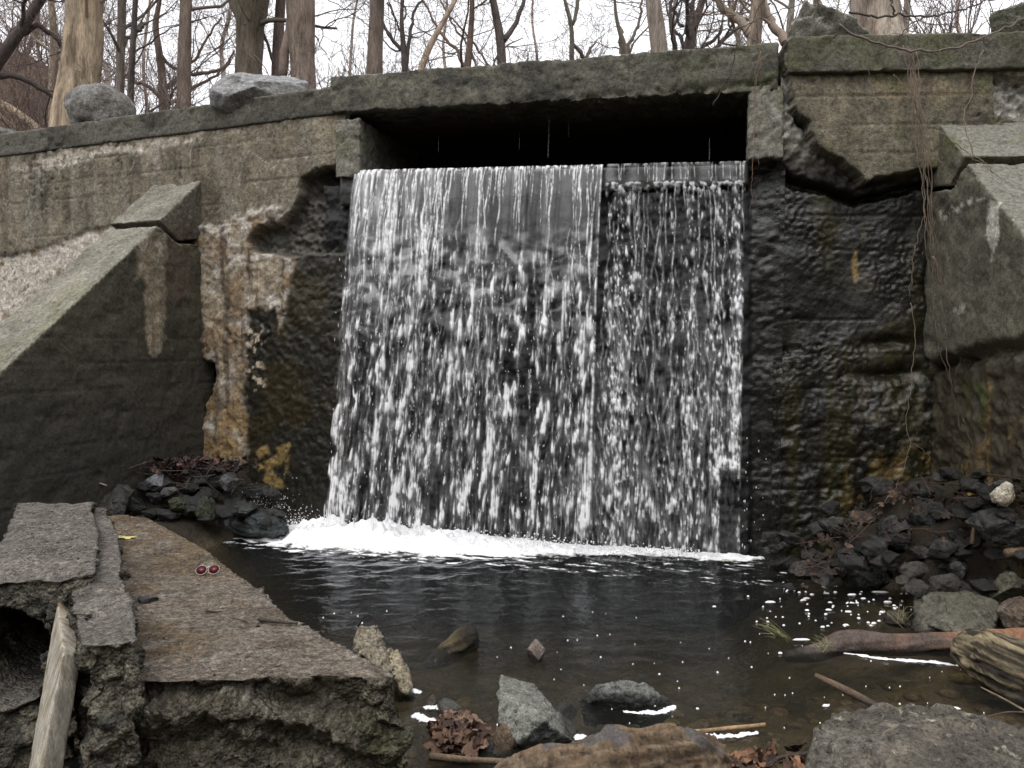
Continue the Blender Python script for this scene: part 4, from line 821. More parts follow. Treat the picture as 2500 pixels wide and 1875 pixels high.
stone('stone', 'small black stump like stone on the right coping', (2272, 78, 2315, 118), 6.6, 6, (.02, .02, .02), 'stone', .14, 9, .08, sub=4)
stone('stone', 'flat broken flake on the coping corner left of the culvert', (838, 196, 905, 222), 7.42, 7, (.09, .09, .08), 'stone', .3, 9, .06, sub=4)

# right-hand pile
gR = 'rocks of the right bank pile'
def rr(label, b, Y, seed, **k):
    z8 = lambda x, y: (1600 + x * .4219, 1175 + y * .4219)
    x0, y0 = z8(b[0], b[1]); x1, y1 = z8(b[2], b[3]); k.setdefault('col', DGREY); k.setdefault('wet', .85); k['wet'] = min(.95, k['wet'] * 1.35); c = k.pop('col')
    return stone(k.pop('name', 'rock'), label, (x0, y0, x1, y1), Y, seed, c, k.pop('cat', 'rock'), group=k.pop('group', gR), **k)
rr('low wet brown mound of rock at the pool edge right of the fall', (770, 440, 1110, 600), 5.7, 21, col=(.06, .05, .045), wet=.8, cuts=6, rough=.06)
rr('long tilted dark rock standing in the pool at the foot of the pile', (1040, 370, 1360, 620), 5.75, 22, col=DGREY, tilt=.5, wet=.7, depth=.45)
rr('flat dark slab of rock lying over the pool at the pile foot', (1290, 440, 1730, 600), 5.75, 23, col=DARK, wet=.6, depth=.5, strat=.03)
rr('grey brown rock behind the long tilted rock', (1050, 275, 1360, 470), 5.95, 24, col=(.075, .07, .062), col2=(.10, .075, .045))
rr('upright blocky grey rock in the middle of the right pile', (1280, 185, 1500, 440), 5.9, 25, col=(.07, .07, .066), cuts=14, rough=.05)
rr('tall dark angular rock in the upper middle of the right pile', (1480, 90, 1760, 390), 5.85, 26, col=DARK, cuts=12, col2=(.07, .068, .06))
rr('large dark rock below the pale stone on the right', (1860, 140, 2140, 370), 5.05, 27, col=DGREY, cuts=12, wet=.6)
rr('small glossy black stone wedged in the right pile', (1580, 365, 1720, 480), 5.5, 28, col=(.02, .02, .021), wet=.95, sub=4)
rr('small grey stone next to the glossy black one', (1690, 370, 1780, 470), 5.45, 29, col=(.11, .112, .11), wet=.3, sub=4)
rr('upright grey oval stone under the small grey one', (1695, 455, 1780, 580), 5.3, 30, col=(.085, .085, .08), wet=.5, sub=4)
rr('squarish olive tan rock at the right edge above the logs', (1915, 490, 2160, 730), 5.1, 31, col=(.12, .115, .075), wet=.1, cuts=12, top=(.19, .18, .13))
rr('low dark green rock behind the broad flat one', (1560, 575, 1960, 715), 5.3, 32, col=(.05, .05, .035), wet=.6, depth=.5)
rr('broad flat grey rock in the pool above the smooth log', (1420, 655, 2060, 905), 4.9, 33, col=(.095, .09, .07), wet=.2, depth=.7, cuts=11, top=(.15, .14, .105))
rr('submerged reddish point of rock left of the broad flat rock', (1320, 745, 1500, 850), 4.95, 34, col=(.08, .06, .045), wet=.6, sub=4)
rr('small mossy black stone at the foot of the wet wall', (700, 430, 810, 500), 6.2, 35, col=(.03, .035, .025), wet=.8, sub=4)
rr('brown rock at the right edge beside the smooth log', (1990, 660, 2200, 870), 4.75, 36, col=(.15, .11, .08), wet=.1, col2=(.2, .17, .14))
rr('bright cream coloured stone propped on the right pile', (1948, -6, 2066, 165), 4.98, 37, col=(.60, .54, .42), wet=0, name='stone', cat='stone', cuts=6, rough=.06, group=None, sub=4)
fr_ = np.random.default_rng(5)
for i in range(58):      # rubble between the named rocks
    x = fr_.uniform(1890, 2500); f = sstep(1750, 2250, x); yl = 1335 - 180 * f; y = fr_.uniform(yl, yl + 150 + 60 * f); Y = 6.2 - .9 * (y - yl) / 220 + .1 * fr_.normal(); s = fr_.uniform(18, 46); Y = min(Y, 3.1 * 2000 / max(x - 1250, 900) - .1)
    m_ = fr_.uniform(.5, 1.7); stone('rock', '%s wet stone, %s, %s the right pile' % ('small' if s < 32 else 'fist sized', 'jet black' if m_ < .9 else ('dark grey' if m_ < 1.3 else 'mid grey'), 'high in' if y < yl + 50 else ('amid' if y < yl + 110 else 'low in')) + (' nearer the fall' if x < 2150 else ' under the vines' if x < 2330 else ' by the buttress'), (x - s, y - s * .6, x + s, y + s * .6), Y, 400 + i, np.array(DARK) * m_ * [1.04, 1, .93], 'rock', None, 12, .05, fr_.uniform(.3, .9), 4, 'rubble in the right pile')
for i in range(26):
    x = fr_.uniform(2180, 2500); y = fr_.uniform(1330, 1450); Y = 5.75 - .7 * (y - 1330) / 120 + .06 * fr_.normal(); s = fr_.uniform(16, 44); m_ = fr_.uniform(.6, 2.4)
    stone('rock', '%s stone, %s, on the lower right bank' % ('small' if s < 30 else 'fist sized', 'blackish' if m_ < 1.1 else ('dark grey' if m_ < 1.8 else 'brownish grey')) + (' above the broad flat rock' if x < 2330 else ' near the right edge'), (x - s, y - s * .6, x + s, y + s * .7), Y, 460 + i, np.array(DARK) * m_ * [1.08, 1, .9], 'rock', None, 12, .05, fr_.uniform(.1, .7), 4, 'stones on the lower right bank')
# left-hand pile
gL = 'rocks of the left bank pile'
def rl(label, b, Y, seed, **k):
    f = lambda x, y: (x * .4219, 600 + y * .4219)
    x0, y0 = f(b[0], b[1]); x1, y1 = f(b[2], b[3]); k.setdefault('col', DARK); k.setdefault('wet', .7); c = k.pop('col')
    return stone('rock', label, (x0, y0, x1, y1), Y, seed, c, 'rock', group=gL, **k)
rl('large wet blue black rock at the left end of the foam', (1310, 1520, 1710, 1700), 7.15, 51, col=(.045, .052, .052), cuts=8, strat=.02)
rl('long low dark rock behind the slab left of the pool', (740, 1555, 1150, 1720), 7.0, 52, col=(.045, .046, .038))
rl('bulky dark rock behind the concrete block', (520, 1380, 800, 1640), 6.9, 53, col=(.045, .043, .035))
rl('light grey flat faced stone in the left pile', (830, 1320, 980, 1425), 7.2, 54, col=(.17, .175, .185), wet=.5, cuts=14, rough=.03)
rl('flat pale grey stone below the flat faced one in the left pile', (925, 1385, 1050, 1455), 7.05, 55, col=(.14, .135, .125), wet=.4, cuts=14, rough=.03)
rl('mossy dark green stone in the left pile', (965, 1440, 1090, 1550), 6.9, 56, col=(.045, .052, .022))
rl('upright dark olive stone in the left pile', (1140, 1435, 1265, 1610), 6.85, 57, col=(.042, .045, .026))
rl('bluish grey angular stone at the right of the left pile', (1245, 1305, 1380, 1420), 7.25, 58, col=(.10, .102, .105), cuts=14, rough=.04)
rl('dark wedge of rock above the blue black rock', (1330, 1480, 1520, 1570), 7.1, 59, col=(.05, .055, .05))
rl('grey speckled stone between the left pile and the blue black rock', (1260, 1550, 1350, 1650), 6.9, 60, col=(.08, .082, .08), sub=4)
rl('dark block high in the left pile under the leaves', (1040, 1280, 1250, 1390), 7.35, 61, col=(.03, .03, .028))
rl('dark rock at the top left of the left pile', (840, 1210, 960, 1310), 7.5, 62, col=(.035, .033, .03))
for i in range(44):
    x = fr_.uniform(250, 690); t = abs(x - 480) / 230; y = fr_.uniform(1115 + 110 * t, 1275); Y = 7.7 - 1.0 * (y - 1110) / 170 + (.25 if x > 560 else 0); s = fr_.uniform(16, 40)
    m_ = fr_.uniform(.4, 1.3); stone('rock', '%s wet stone, %s, %s the left pile' % ('small' if s < 28 else 'fist sized', 'jet black' if m_ < .7 else ('blackish' if m_ < 1. else 'dark grey'), 'high in' if y < 1180 else ('amid' if y < 1230 else 'low in')) + (' by the buttress' if x < 400 else ' under the stained strip' if x < 560 else ' towards the foam'), (x - s, y - s * .65, x + s, y + s * .65), Y, 500 + i, np.array(DARK) * m_, 'rock', None, 12, .05, fr_.uniform(.3, .9), 4, 'rubble in the left pile')

# stones in the near water
def hullstone(name, label, pts, cat, vs, colf, seed, amp=.012, group=None):
    V, F = hull([at_y(*p) for p in pts]); V, F = voxel(V, F, vs); N = vnormals(V, F)
    V = V + N * (amp * fbm(V, 7, 4, seed) + amp * .5 * ridged(V, 16, 3, seed + 1) - amp * .3 + amp * 1.3 * facetn(V, 13, seed) + amp * .7 * facetn(V, 34, seed + 3))[:, None]; N = vnormals(V, F); C, w = colf(V, N)
    m = sstep(.05, .012, V[:, 2]); C = mixc(C, [.03, .028, .024], m * .85)
    o = part(name, V, F, M['stone'], None, C, np.maximum(w, m * .9)); return tag(o, label, cat, group)
def c_ang(V, N):
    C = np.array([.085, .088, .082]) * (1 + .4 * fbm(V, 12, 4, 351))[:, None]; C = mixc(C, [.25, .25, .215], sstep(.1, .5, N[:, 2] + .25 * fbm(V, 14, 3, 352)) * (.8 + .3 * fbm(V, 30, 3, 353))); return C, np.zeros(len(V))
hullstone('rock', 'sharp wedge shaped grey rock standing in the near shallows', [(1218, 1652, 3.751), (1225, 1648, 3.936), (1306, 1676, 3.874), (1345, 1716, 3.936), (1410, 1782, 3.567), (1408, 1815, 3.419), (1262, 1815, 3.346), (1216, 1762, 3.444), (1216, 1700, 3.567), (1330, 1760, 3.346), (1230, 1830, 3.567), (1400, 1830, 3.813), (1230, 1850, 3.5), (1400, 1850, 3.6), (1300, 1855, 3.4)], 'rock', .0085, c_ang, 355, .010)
def c_round(V, N):
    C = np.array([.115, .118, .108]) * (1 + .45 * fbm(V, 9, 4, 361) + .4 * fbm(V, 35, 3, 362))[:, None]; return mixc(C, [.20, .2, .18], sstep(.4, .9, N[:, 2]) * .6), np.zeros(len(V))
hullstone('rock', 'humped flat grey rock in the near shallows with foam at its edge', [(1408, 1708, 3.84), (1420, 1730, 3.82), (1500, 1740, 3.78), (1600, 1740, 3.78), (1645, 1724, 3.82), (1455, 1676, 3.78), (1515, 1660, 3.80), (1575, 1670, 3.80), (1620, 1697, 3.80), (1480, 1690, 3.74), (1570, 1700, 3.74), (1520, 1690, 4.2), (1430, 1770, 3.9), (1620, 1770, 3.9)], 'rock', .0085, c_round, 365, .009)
stone('rock', 'small dark rock between the wedge rock and the humped rock', (1344, 1706, 1412, 1758), 3.75, 71, (.07, .07, .062), 'rock', None, 9, .06, .4, 4)
stone('rock', 'smooth brown rounded stone at the left foot of the wedge rock', (1186, 1764, 1270, 1850), 3.42, 72, (.17, .115, .07), 'rock', None, 7, .05, .3, 4, col2=(.24, .18, .12))
stone('rock', 'small tan stone ringed with foam near the slab corner', (1040, 1696, 1076, 1742), 3.8, 73, (.26, .215, .14), 'rock', None, 9, .06, 0, 4)
stone('rock', 'flat grey stone right of the small tan stone', (1062, 1706, 1130, 1760), 3.75, 74, (.15, .145, .125), 'rock', .15, 10, .05, .1, 4)
stone('rock', 'small reddish pointed stone poking from the middle of the pool', (1281, 1556, 1332, 1626), 4.36, 75, (.16, .125, .11), 'rock', .12, 10, .05, .2, 4)
stone('rock', 'little dark stone by the dead leaves and brown stone', (1166, 1806, 1210, 1860), 3.38, 76, (.06, .06, .06), 'rock', None, 9, .06, .3, 4)
hullstone('rubble_chunk', 'pale crumbly concrete chunk leaning on the slab corner', [(868, 1560, 3.657), (872, 1532, 3.71), (915, 1530, 3.763), (940, 1570, 3.71), (955, 1625, 3.604), (945, 1645, 3.498), (905, 1620, 3.498), (880, 1600, 3.551), (930, 1600, 3.816), (880, 1720, 3.8), (950, 1720, 3.7), (900, 1740, 3.6)], 'rubble', .0075,
    lambda V, N: (np.array([.19, .165, .12]) * (1 + .9 * ridged(V, 18, 4, 371))[:, None] * (.45 + .55 * sstep(-.2, .4, N[:, 2] + fbm(V, 8, 3, 372)))[:, None], np.zeros(len(V))), 375, .016)
hullstone('rubble_chunk', 'cream coloured broken chunk just right of the leaning one', [(945, 1580, 4.07), (960, 1584, 4.106), (1000, 1640, 4.046), (1012, 1668, 3.927), (985, 1690, 3.808), (955, 1640, 3.867), (980, 1660, 4.165), (965, 1715, 4.0), (1015, 1712, 3.9)], 'rubble', .0075,
    lambda V, N: (np.array([.30, .255, .175]) * (1 + .7 * ridged(V, 18, 4, 381))[:, None], np.zeros(len(V))), 385, .010)
stone('stone', 'dark grey stone lying on the brown slab by the rib', (328, 1448, 384, 1490), 3.77, 77, (.075, .07, .07), 'stone', None, 12, .06, 0, 4)
def c_big(V, N):
    C = np.array([.115, .100, .076]) * (1 + .45 * fbm(V, 5, 4, 391) + .3 * fbm(V, 26, 3, 392) + .3 * np.sin(V[:, 0] * 22 + V[:, 1] * 9 + 4 * fbm(V, 2.5, 3, 393)) * .35)[:, None]
    C = mixc(C, [.06, .06, .04], sstep(.45, .05, N[:, 2]) * .8); C = mixc(C, [.42, .39, .30], sstep(.55, .62, fbm(V, 24, 2, 394)) * .7); C = mixc(C, [.165, .15, .125], sstep(.1, .5, fbm(V, 3, 3, 395)) * .6); return C, np.zeros(len(V))
hullstone('boulder', 'big brown grey boulder filling the bottom right corner', [(1965, 1900, 1.95), (1985, 1790, 2.15), (2025, 1752, 2.4), (2090, 1728, 2.6), (2230, 1722, 2.75), (2370, 1735, 2.7), (2450, 1762, 2.55), (2600, 1830, 2.4), (2720, 1990, 2.2), (2010, 1810, 2.05), (2120, 1830, 1.95), (2000, 2000, 1.85), (2300, 1960, 1.75), (2600, 2050, 1.8), (2000, 2000, 2.4), (2600, 2000, 2.8), (2300, 1990, 2.9), (1960, 2700, 2.0), (2080, 2900, 1.9), (2350, 2900, 1.8), (2750, 2700, 2.0), (2050, 2300, 2.7), (2600, 2300, 2.8)], 'boulder', .009, c_big, 397, .012)

# ================================================================ logs, sticks, litter
def log(name, label, pts, rads, colf, seed, cat='log', sides=40, n=70, amp=.10, mat='wood', group=None, flat=1.0):
    Q = smooth_path(np.concatenate([np.asarray(pts, float), np.asarray(rads, float)[:, None]], 1), n); b = Buf(); tube(b, Q[:, :3], Q[:, 3], sides, None, True)
    V, F = b.get(); cl = np.concatenate([np.repeat(Q[:, :3], sides, 0), Q[:1, :3], Q[-1:, :3]]); dv = V - cl; rr_ = np.concatenate([np.repeat(Q[:, 3], sides), [0, 0]])
    ax = Q[-1, :3] - Q[0, :3]; ax /= np.linalg.norm(ax); tt = V @ ax; G = V - .95 * np.outer(tt, ax)     # grain runs along the log
    g = fbm(G, 34, 4, seed); V = V + dv * (amp * 1.3 * g + amp * 1.1 * fbm(V, 5, 3, seed + 1) - amp * .8 * sstep(.06, 0, np.abs(fbm(G, 17, 2, seed + 2))))[:, None]
    C, w = colf(V, G, g, (tt - tt.min()) / np.ptp(tt)); m = sstep(.035, .005, V[:, 2]); C = mixc(C, [.03, .024, .018], m * .8)
    o = part(name, V, F, M[mat], None, C, np.maximum(w, m * .8)); return tag(o, label, cat, group)
def c_red(V, G, g, t):
    C = np.array([.11, .082, .07]) * (1 + .5 * g)[:, None]; C = mixc(C, [.30, .155, .085], sstep(.30, .7, t + .3 * fbm(V, 4, 3, 411)) * .9); C = mixc(C, [.38, .22, .13], sstep(.15, .45, fbm(G, 12, 3, 412)) * sstep(.35, .6, t) * .8); return C, .25 + 0 * g
log('log', 'smooth barkless reddish log lying half in the pool at the right', [at_z(1915, 1602, -.05), at_z(2000, 1594, -.01), at_y(2058, 1566, 4.5), at_y(2200, 1574, 4.5), at_y(2350, 1570, 4.5), at_y(2520, 1562, 4.45), at_y(2680, 1545, 4.4)], [.030, .050, .068, .060, .060, .068, .075], c_red, 410, amp=.09)
def c_grey(V, G, g, t):
    C = np.array([.19, .155, .095]) * (1 + .9 * g)[:, None]; C = mixc(C, [.04, .032, .024], sstep(-.05, .3, fbm(G, 40, 3, 421))); return C, 0 * g
log('log', 'split weathered grey brown log at the right edge, end towards the pool', [at_y(2348, 1572, 4.2), at_y(2362, 1580, 4.15), at_y(2420, 1605, 4.05), at_y(2500, 1640, 3.95), at_y(2680, 1715, 3.75)], [.05, .10, .135, .15, .16], c_grey, 420, amp=.12, sides=90, n=60)
def c_fgl(V, G, g, t):
    C = np.array([.120, .082, .050]) * (1 + .8 * g)[:, None]; C = mixc(C, [.19, .145, .095], sstep(0, .4, fbm(V, 11, 4, 431)) * .7); C = mixc(C, [.035, .025, .019], sstep(.06, .02, np.abs(fbm(V - .6 * np.outer(V @ np.array([.97, .2, 0]), [.97, .2, 0]), 16, 3, 432))) * .85); C = mixc(C, [.10, .095, .095], sstep(.25, .4, fbm(V, 5, 3, 433)) * .8); return C, 0 * g
log('log', 'rotten flaking brown log at the bottom edge of the picture', [at_z(1150, 1960, .02), at_z(1290, 1915, .04), at_z(1500, 1888, .05), at_z(1650, 1866, .05), at_z(1730, 1868, .04), at_z(1785, 1888, .0)], [.08, .11, .14, .14, .11, .04], c_fgl, 430, amp=.17, sides=80, n=150)
log('driftwood', 'mossy stub of driftwood poking from the middle of the pool', [at_y(1040, 1625, 4.55), at_y(1075, 1605, 4.52), at_y(1105, 1585, 4.5), at_y(1140, 1562, 4.5), at_y(1158, 1552, 4.48), at_y(1166, 1550, 4.48)], [.02, .05, .062, .066, .06, .03], lambda V, G, g, t: (mixc(np.array([.085, .066, .034]) * (1 + 1.2 * g)[:, None], [.02, .018, .014], sstep(.6, .95, t)), .2 + 0 * g), 440, 'driftwood', 28, 40, .22)
BRNC = lambda V, G, g, t: (np.array([.17, .12, .08]) * (1 + .6 * g)[:, None], 0 * g)
DRKC = lambda V, G, g, t: (np.array([.05, .038, .03]) * (1 + .6 * g)[:, None], .2 + 0 * g)
TANC = lambda V, G, g, t: (np.array([.42, .27, .14]) * (1 + .3 * g)[:, None], 0 * g)
def stick(label, pts, r0, r1, colf, seed, name='stick', sides=8, n=18, group=None): return log(name, label, pts, np.linspace(r0, r1, len(pts)), colf, seed, 'stick', sides, n, .15, 'wood', group)
stick('brown pointed stick slanting out of the pool above the big boulder', [at_y(1990, 1648, 3.98), at_y(2040, 1672, 3.92), at_z(2155, 1732, -.02)], .012, .022, BRNC, 450)
stick('thin tan stick floating with a bar of foam', [at_z(1605, 1782, .015), at_z(1700, 1786, .015), at_z(1868, 1770, .02)], .007, .011, TANC, 451)
stick('dark stick lying along the water under the dead leaves', [at_z(1050, 1846, .02), at_z(1150, 1856, .02), at_z(1330, 1864, .03)], .016, .010, lambda V, G, g, t: (np.array([.12, .085, .055]) * (1 + .6 * g)[:, None], .1 + 0 * g), 452)
stick('dark forked stick at the bottom edge left of the big boulder', [at_z(1830, 1905, .02), at_z(1900, 1850, .03), at_z(1985, 1836, .05)], .012, .008, DRKC, 453)
stick('thin reed leaning in at the right edge above the boulder', [at_y(2395, 1678, 3.0), at_y(2450, 1706, 2.9), at_y(2520, 1745, 2.8)], .003, .005, BRNC, 454, sides=6)
stick('fine twig crossing low over the water at the right edge', [at_y(2410, 1750, 2.75), at_y(2460, 1738, 2.7), at_y(2520, 1740, 2.6)], .003, .003, BRNC, 455, sides=6)
stick('pale bare branch leaning against the dark buttress behind the block', [at_y(105, 1210, 6.6), at_y(180, 1190, 6.8), at_y(232, 1176, 6.9), at_y(262, 1186, 6.9)], .010, .007, lambda V, G, g, t: (np.array([.30, .27, .22]) * (1 + .3 * g)[:, None], 0 * g), 456, sides=6)
stick('short dark stick on the slab near its right edge', [at_z(632, 1512, .515), at_z(670, 1518, .515), at_z(726, 1522, .51)], .009, .006, DRKC, 457)
stick('tiny dark twig in the middle of the slab', [at_z(503, 1492, .51), at_z(522, 1494, .51), at_z(543, 1493, .51)], .006, .003, DRKC, 458)
stick('hair thin twig on the slab right of the middle', [at_z(560, 1508, .507), at_z(585, 1512, .507), at_z(606, 1519, .507)], .002, .002, DRKC, 459, sides=5)
stick('broken upright stub at the right edge of the rock pile', [at_y(2372, 1330, 5.25), at_y(2375, 1290, 5.3), at_y(2385, 1262, 5.35)], .018, .010, BRNC, 460)
stick('dark twig lying flat over the rocks at the right edge', [at_y(2425, 1325, 5.1), at_y(2470, 1328, 5.1), at_y(2520, 1324, 5.1)], .006, .004, DRKC, 461, sides=6)
stick('brown branch end lying at the right edge below the dark rock', [at_y(2455, 1352, 5.0), at_y(2500, 1345, 5.0), at_y(2560, 1340, 5.0)], .03, .03, BRNC, 462)
# wiry twig behind the leaning chunk
b = Buf()
tube(b, smooth_path([at_y(874, 1530, 3.62), at_y(884, 1512, 3.62), at_y(898, 1497, 3.62), at_y(915, 1510, 3.62), at_y(920, 1545, 3.6)], 14), np.linspace(.004, .0015, 14), 5)
tube(b, smooth_path([at_y(915, 1534, 3.62), at_y(970, 1526, 3.65), at_y(1010, 1522, 3.65), at_y(1016, 1540, 3.65)], 12), np.linspace(.003, .0012, 12), 5)
tube(b, smooth_path([at_y(868, 1545, 3.5), at_y(858, 1575, 3.45), at_y(853, 1590, 3.42)], 6), .002, 5)
V, F = b.get(); tag(part('twig', V, F, M['twig'], None, np.array([.03, .025, .022]), 0), 'wiry black twig arching over the leaning concrete chunk', 'twig')
# grass blades
def grass(label, spots, seed):
    b = Buf(); r = np.random.default_rng(seed)
    for x0, y0, x1, y1, Y in spots:
        for i in range(7):
            p0 = at_y(x0 + r.normal(0, 8), y0 + r.normal(0, 4), Y); p1 = at_y(x1 + r.normal(0, 14), y1 + r.normal(0, 8), Y + r.normal(0, .06)); m = (p0 + p1) / 2 + [0, 0, abs(r.normal(0, .02))]
            tube(b, smooth_path([p0, m, p1], 7), np.linspace(.0014, .0006, 7), 4)
    V, F = b.get(); C = np.array([.36, .36, .17]) * (1 + .4 * fbm(V, 9, 2, seed))[:, None]; tag(part('grass_tuft', V, F, M['twig'], None, C, 0), label, 'grass')
grass('yellow green grass trailing in the water beyond the smooth log tip', [(1930, 1562, 1850, 1520, 4.2), (1900, 1550, 1870, 1535, 4.25)], 471)
grass('tuft of pale grass caught on the tip of the smooth log', [(2015, 1588, 1985, 1560, 4.05), (2030, 1582, 2008, 1555, 4.05), (2000, 1585, 2020, 1575, 4.02)], 472)
grass('pale grass tuft at the left end of the broad flat rock', [(2198, 1520, 2185, 1488, 4.4), (2205, 1515, 2212, 1490, 4.4)], 473)

# dead leaves
def leaf_mesh(seed):
    r = np.random.default_rng(seed); n = 22; th = np.linspace(0, 2 * math.pi, n, endpoint=False)
    rad = .55 + .28 * np.abs(np.cos(th * 2.5)) + .16 * r.random(n); rad[n // 2] = .35
    V = np.stack([np.cos(th) * rad, np.sin(th) * rad * .8, np.zeros(n)], 1); V = np.concatenate([[[0, 0, 0]], V * .5, V]); V[:, 2] = .28 * V[:, 0] ** 2 - .35 * V[:, 1] ** 2 + .12 * r.normal(size=len(V))
    i = np.arange(n); j = (i + 1) % n
    T = np.concatenate([np.stack([0 * i, 1 + i, 1 + j], 1)]); Q = np.stack([1 + i, 1 + n + i, 1 + n + j, 1 + j], 1); return V, Q, T
LM = [leaf_mesh(s) for s in range(5)]
lp = empty('leaf_pile', at_z(1120, 1830, .0), 'heap of dead brown leaves at the slab corner near the wedge rock', 'leaf pile'); lp.location.z = -.02
lr = np.random.default_rng(9); LME = []
for k in range(5):
    V, Q, T = LM[k]
    for cc in ((.13, .075, .05), (.06, .034, .026), (.22, .145, .105)):
        me = np_mesh('leaf', V, [Q, T]); set_col(me, np.array(cc) * (1 + .3 * fbm(V, 3, 2, k))[:, None]); me.materials.append(M['leaf']); LME.append(me)
for i in range(90):
    a_ = lr.uniform(0, 6.28); q = math.sqrt(lr.random()); x = 1118 + 76 * q * math.cos(a_); y = 1790 + 52 * q * math.sin(a_); zq = .05 * (1 - q) + .03 * lr.random()
    o = bpy.data.objects.new('leaf', LME[lr.integers(0, 15)]); COL.objects.link(o); o.parent = lp; o.location = Vector(at_z(x, y, zq)) - lp.location
    s = lr.uniform(.028, .058); o.scale = (s, s, s); o.rotation_euler = (lr.normal(.25, .4), lr.normal(0, .4), lr.uniform(0, 6.28))
def litter(name, label, n, fn, seed, size, cols):
    b = Buf(); r = np.random.default_rng(seed)
    for i in range(n):
        V, Q, T = LM[r.integers(0, 5)]; s = r.uniform(*size); e = r.normal(0, .7, 2); z = r.uniform(0, 6.28)
        from mathutils import Euler
        Mx = np.array(Euler((e[0], e[1], z)).to_matrix()); b.add((V * s) @ Mx.T + fn(r), Q, T, np.array(cols[r.integers(0, len(cols))]) * r.uniform(.6, 1.3))
    V, F = b.get(); tag(part(name, V, F, M['leaf'], None, b.cols(), .2), label, 'leaf litter', kind='stuff')
LC = [(.055, .033, .024), (.035, .023, .018), (.11, .066, .045), (.028, .02, .017)]
def on_right(r):
    x = r.uniform(1960, 2500); f = sstep(1900, 2250, x); y = 1330 - 170 * f + abs(r.normal(0, 1)) * 60 + 12; return at_y(x, y, min(5.95 - 1.0 * (y - (1330 - 170 * f)) / 220 - .08, 3.15 * 2000 / max(x - 1250, 900) - .12))
litter('leaf_litter', 'dark dead leaves and scraps strewn over the right rock pile', 130, on_right, 481, (.02, .05), LC)
litter('leaf_litter', 'reddish dead leaves matted on top of the left rock pile', 280, lambda r: at_y(r.normal(465, 66), 1118 + abs(r.normal(0, 26)), r.uniform(7.2, 7.6)), 482, (.02, .055), [(.065, .034, .030), (.036, .022, .020), (.12, .066, .056), (.025, .018, .016)])
litter('leaf_litter', 'dead leaves at the bottom edge between the brown log and the boulder', 46, lambda r: at_z(r.uniform(1740, 1960), r.uniform(1820, 1890), r.uniform(.01, .06)), 483, (.025, .055), [(.22, .115, .065), (.10, .056, .038), (.05, .032, .024)])
# twigs in the piles
b = Buf(); r = np.random.default_rng(12)
for i in range(34):
    p = on_right(r) + [0, -.04, .03]; d = r.normal(size=3) * [.16, .08, .05]; tube(b, smooth_path([p - d, p + r.normal(0, .02, 3), p + d], 6), r.uniform(.001, .0028), 4)
V, F = b.get(); tag(part('twig_litter', V, F, M['twig'], None, np.array([.10, .066, .045]), 0), 'fine dead twigs tangled over the right rock pile', 'twigs', kind='stuff')
b = Buf()
for i in range(46):
    p = at_y(r.normal(470, 80), 1125 + abs(r.normal(0, 45)), r.uniform(6.95, 7.4)); d = r.normal(size=3) * [.07, .05, .035]; tube(b, smooth_path([p - d, p + r.normal(0, .02, 3), p + d], 6), r.uniform(.0015, .003), 4)
V, F = b.get(); tag(part('twig_litter', V, F, M['twig'], None, np.array([.13, .10, .08]), 0), 'fine dead twigs tangled over the left rock pile', 'twigs', kind='stuff')
# yellow leaf sliver on the slab
c = at_z(308, 1311, .512); V, Q, T = LM[1]; tag(part('leaf', V * [.085, .028, .03] + c, [Q, T], M['leaf'], None, np.array([.62, .56, .24]), 0), 'long pale yellow leaf lying on the far end of the slab', 'leaf')

# ---------------------------------------------------------------- foam and floats on the pool
b = Buf(); r = np.random.default_rng(15)
def blob(x, y, rx, ry, h, z=.005):
    c = at_z(x, y, z); n = 14; th = np.linspace(0, 6.283, n, endpoint=False); q = 1 + .28 * r.normal(size=n); q = (q + np.roll(q, 1) + np.roll(q, -1)) / 3
    V = np.concatenate([[[0, 0, h]], np.stack([np.cos(th) * rx * .6 * q, np.sin(th) * ry * .6 * q, np.full(n, h * .8)], 1), np.stack([np.cos(th) * rx * q, np.sin(th) * ry * q, np.full(n, -.006)], 1)]) + c
    i = np.arange(n); j = (i + 1) % n; b.add(V, np.stack([1 + i, 1 + n + i, 1 + n + j, 1 + j], 1), np.stack([0 * i, 1 + i, 1 + j], 1))
for i in range(100):
    x = r.normal(2070, 110); y = r.uniform(1420, 1530) + (x - 2050) * .03; s = min(.0030 * math.exp(abs(r.normal(0, .8))), .026); blob(x, y, s * 1.7, s, .001)
for i in range(70):
    x = r.uniform(1350, 2450); y = r.uniform(1540, 1800); s = .0013 * math.exp(abs(r.normal(0, .6))); blob(x, y, s * 1.7, s, .0008)
for i in range(22): x = r.uniform(700, 1900); y = r.uniform(1480, 1640); s = r.uniform(.0015, .004); blob(x, y, s * 1.4, s, .002)
for x, y, rx, ry in ((2018, 1431, .07, .035), (2145, 1444, .11, .03), (2080, 1450, .06, .02), (2240, 1430, .09, .03), (1880, 1468, .05, .02), (1962, 1464, .04, .02), (2166, 1468, .045, .02), (1955, 1560, .07, .02), (2016, 1721, .03, .018), (2325, 1727, .06, .022)): blob(x, y, rx * .6, ry * .4, .003)
V, F = b.get(); tag(part('foam_flecks', V, F, M['foam'], None), 'flecks of white foam drifting on the dark pool', 'foam', kind='stuff')
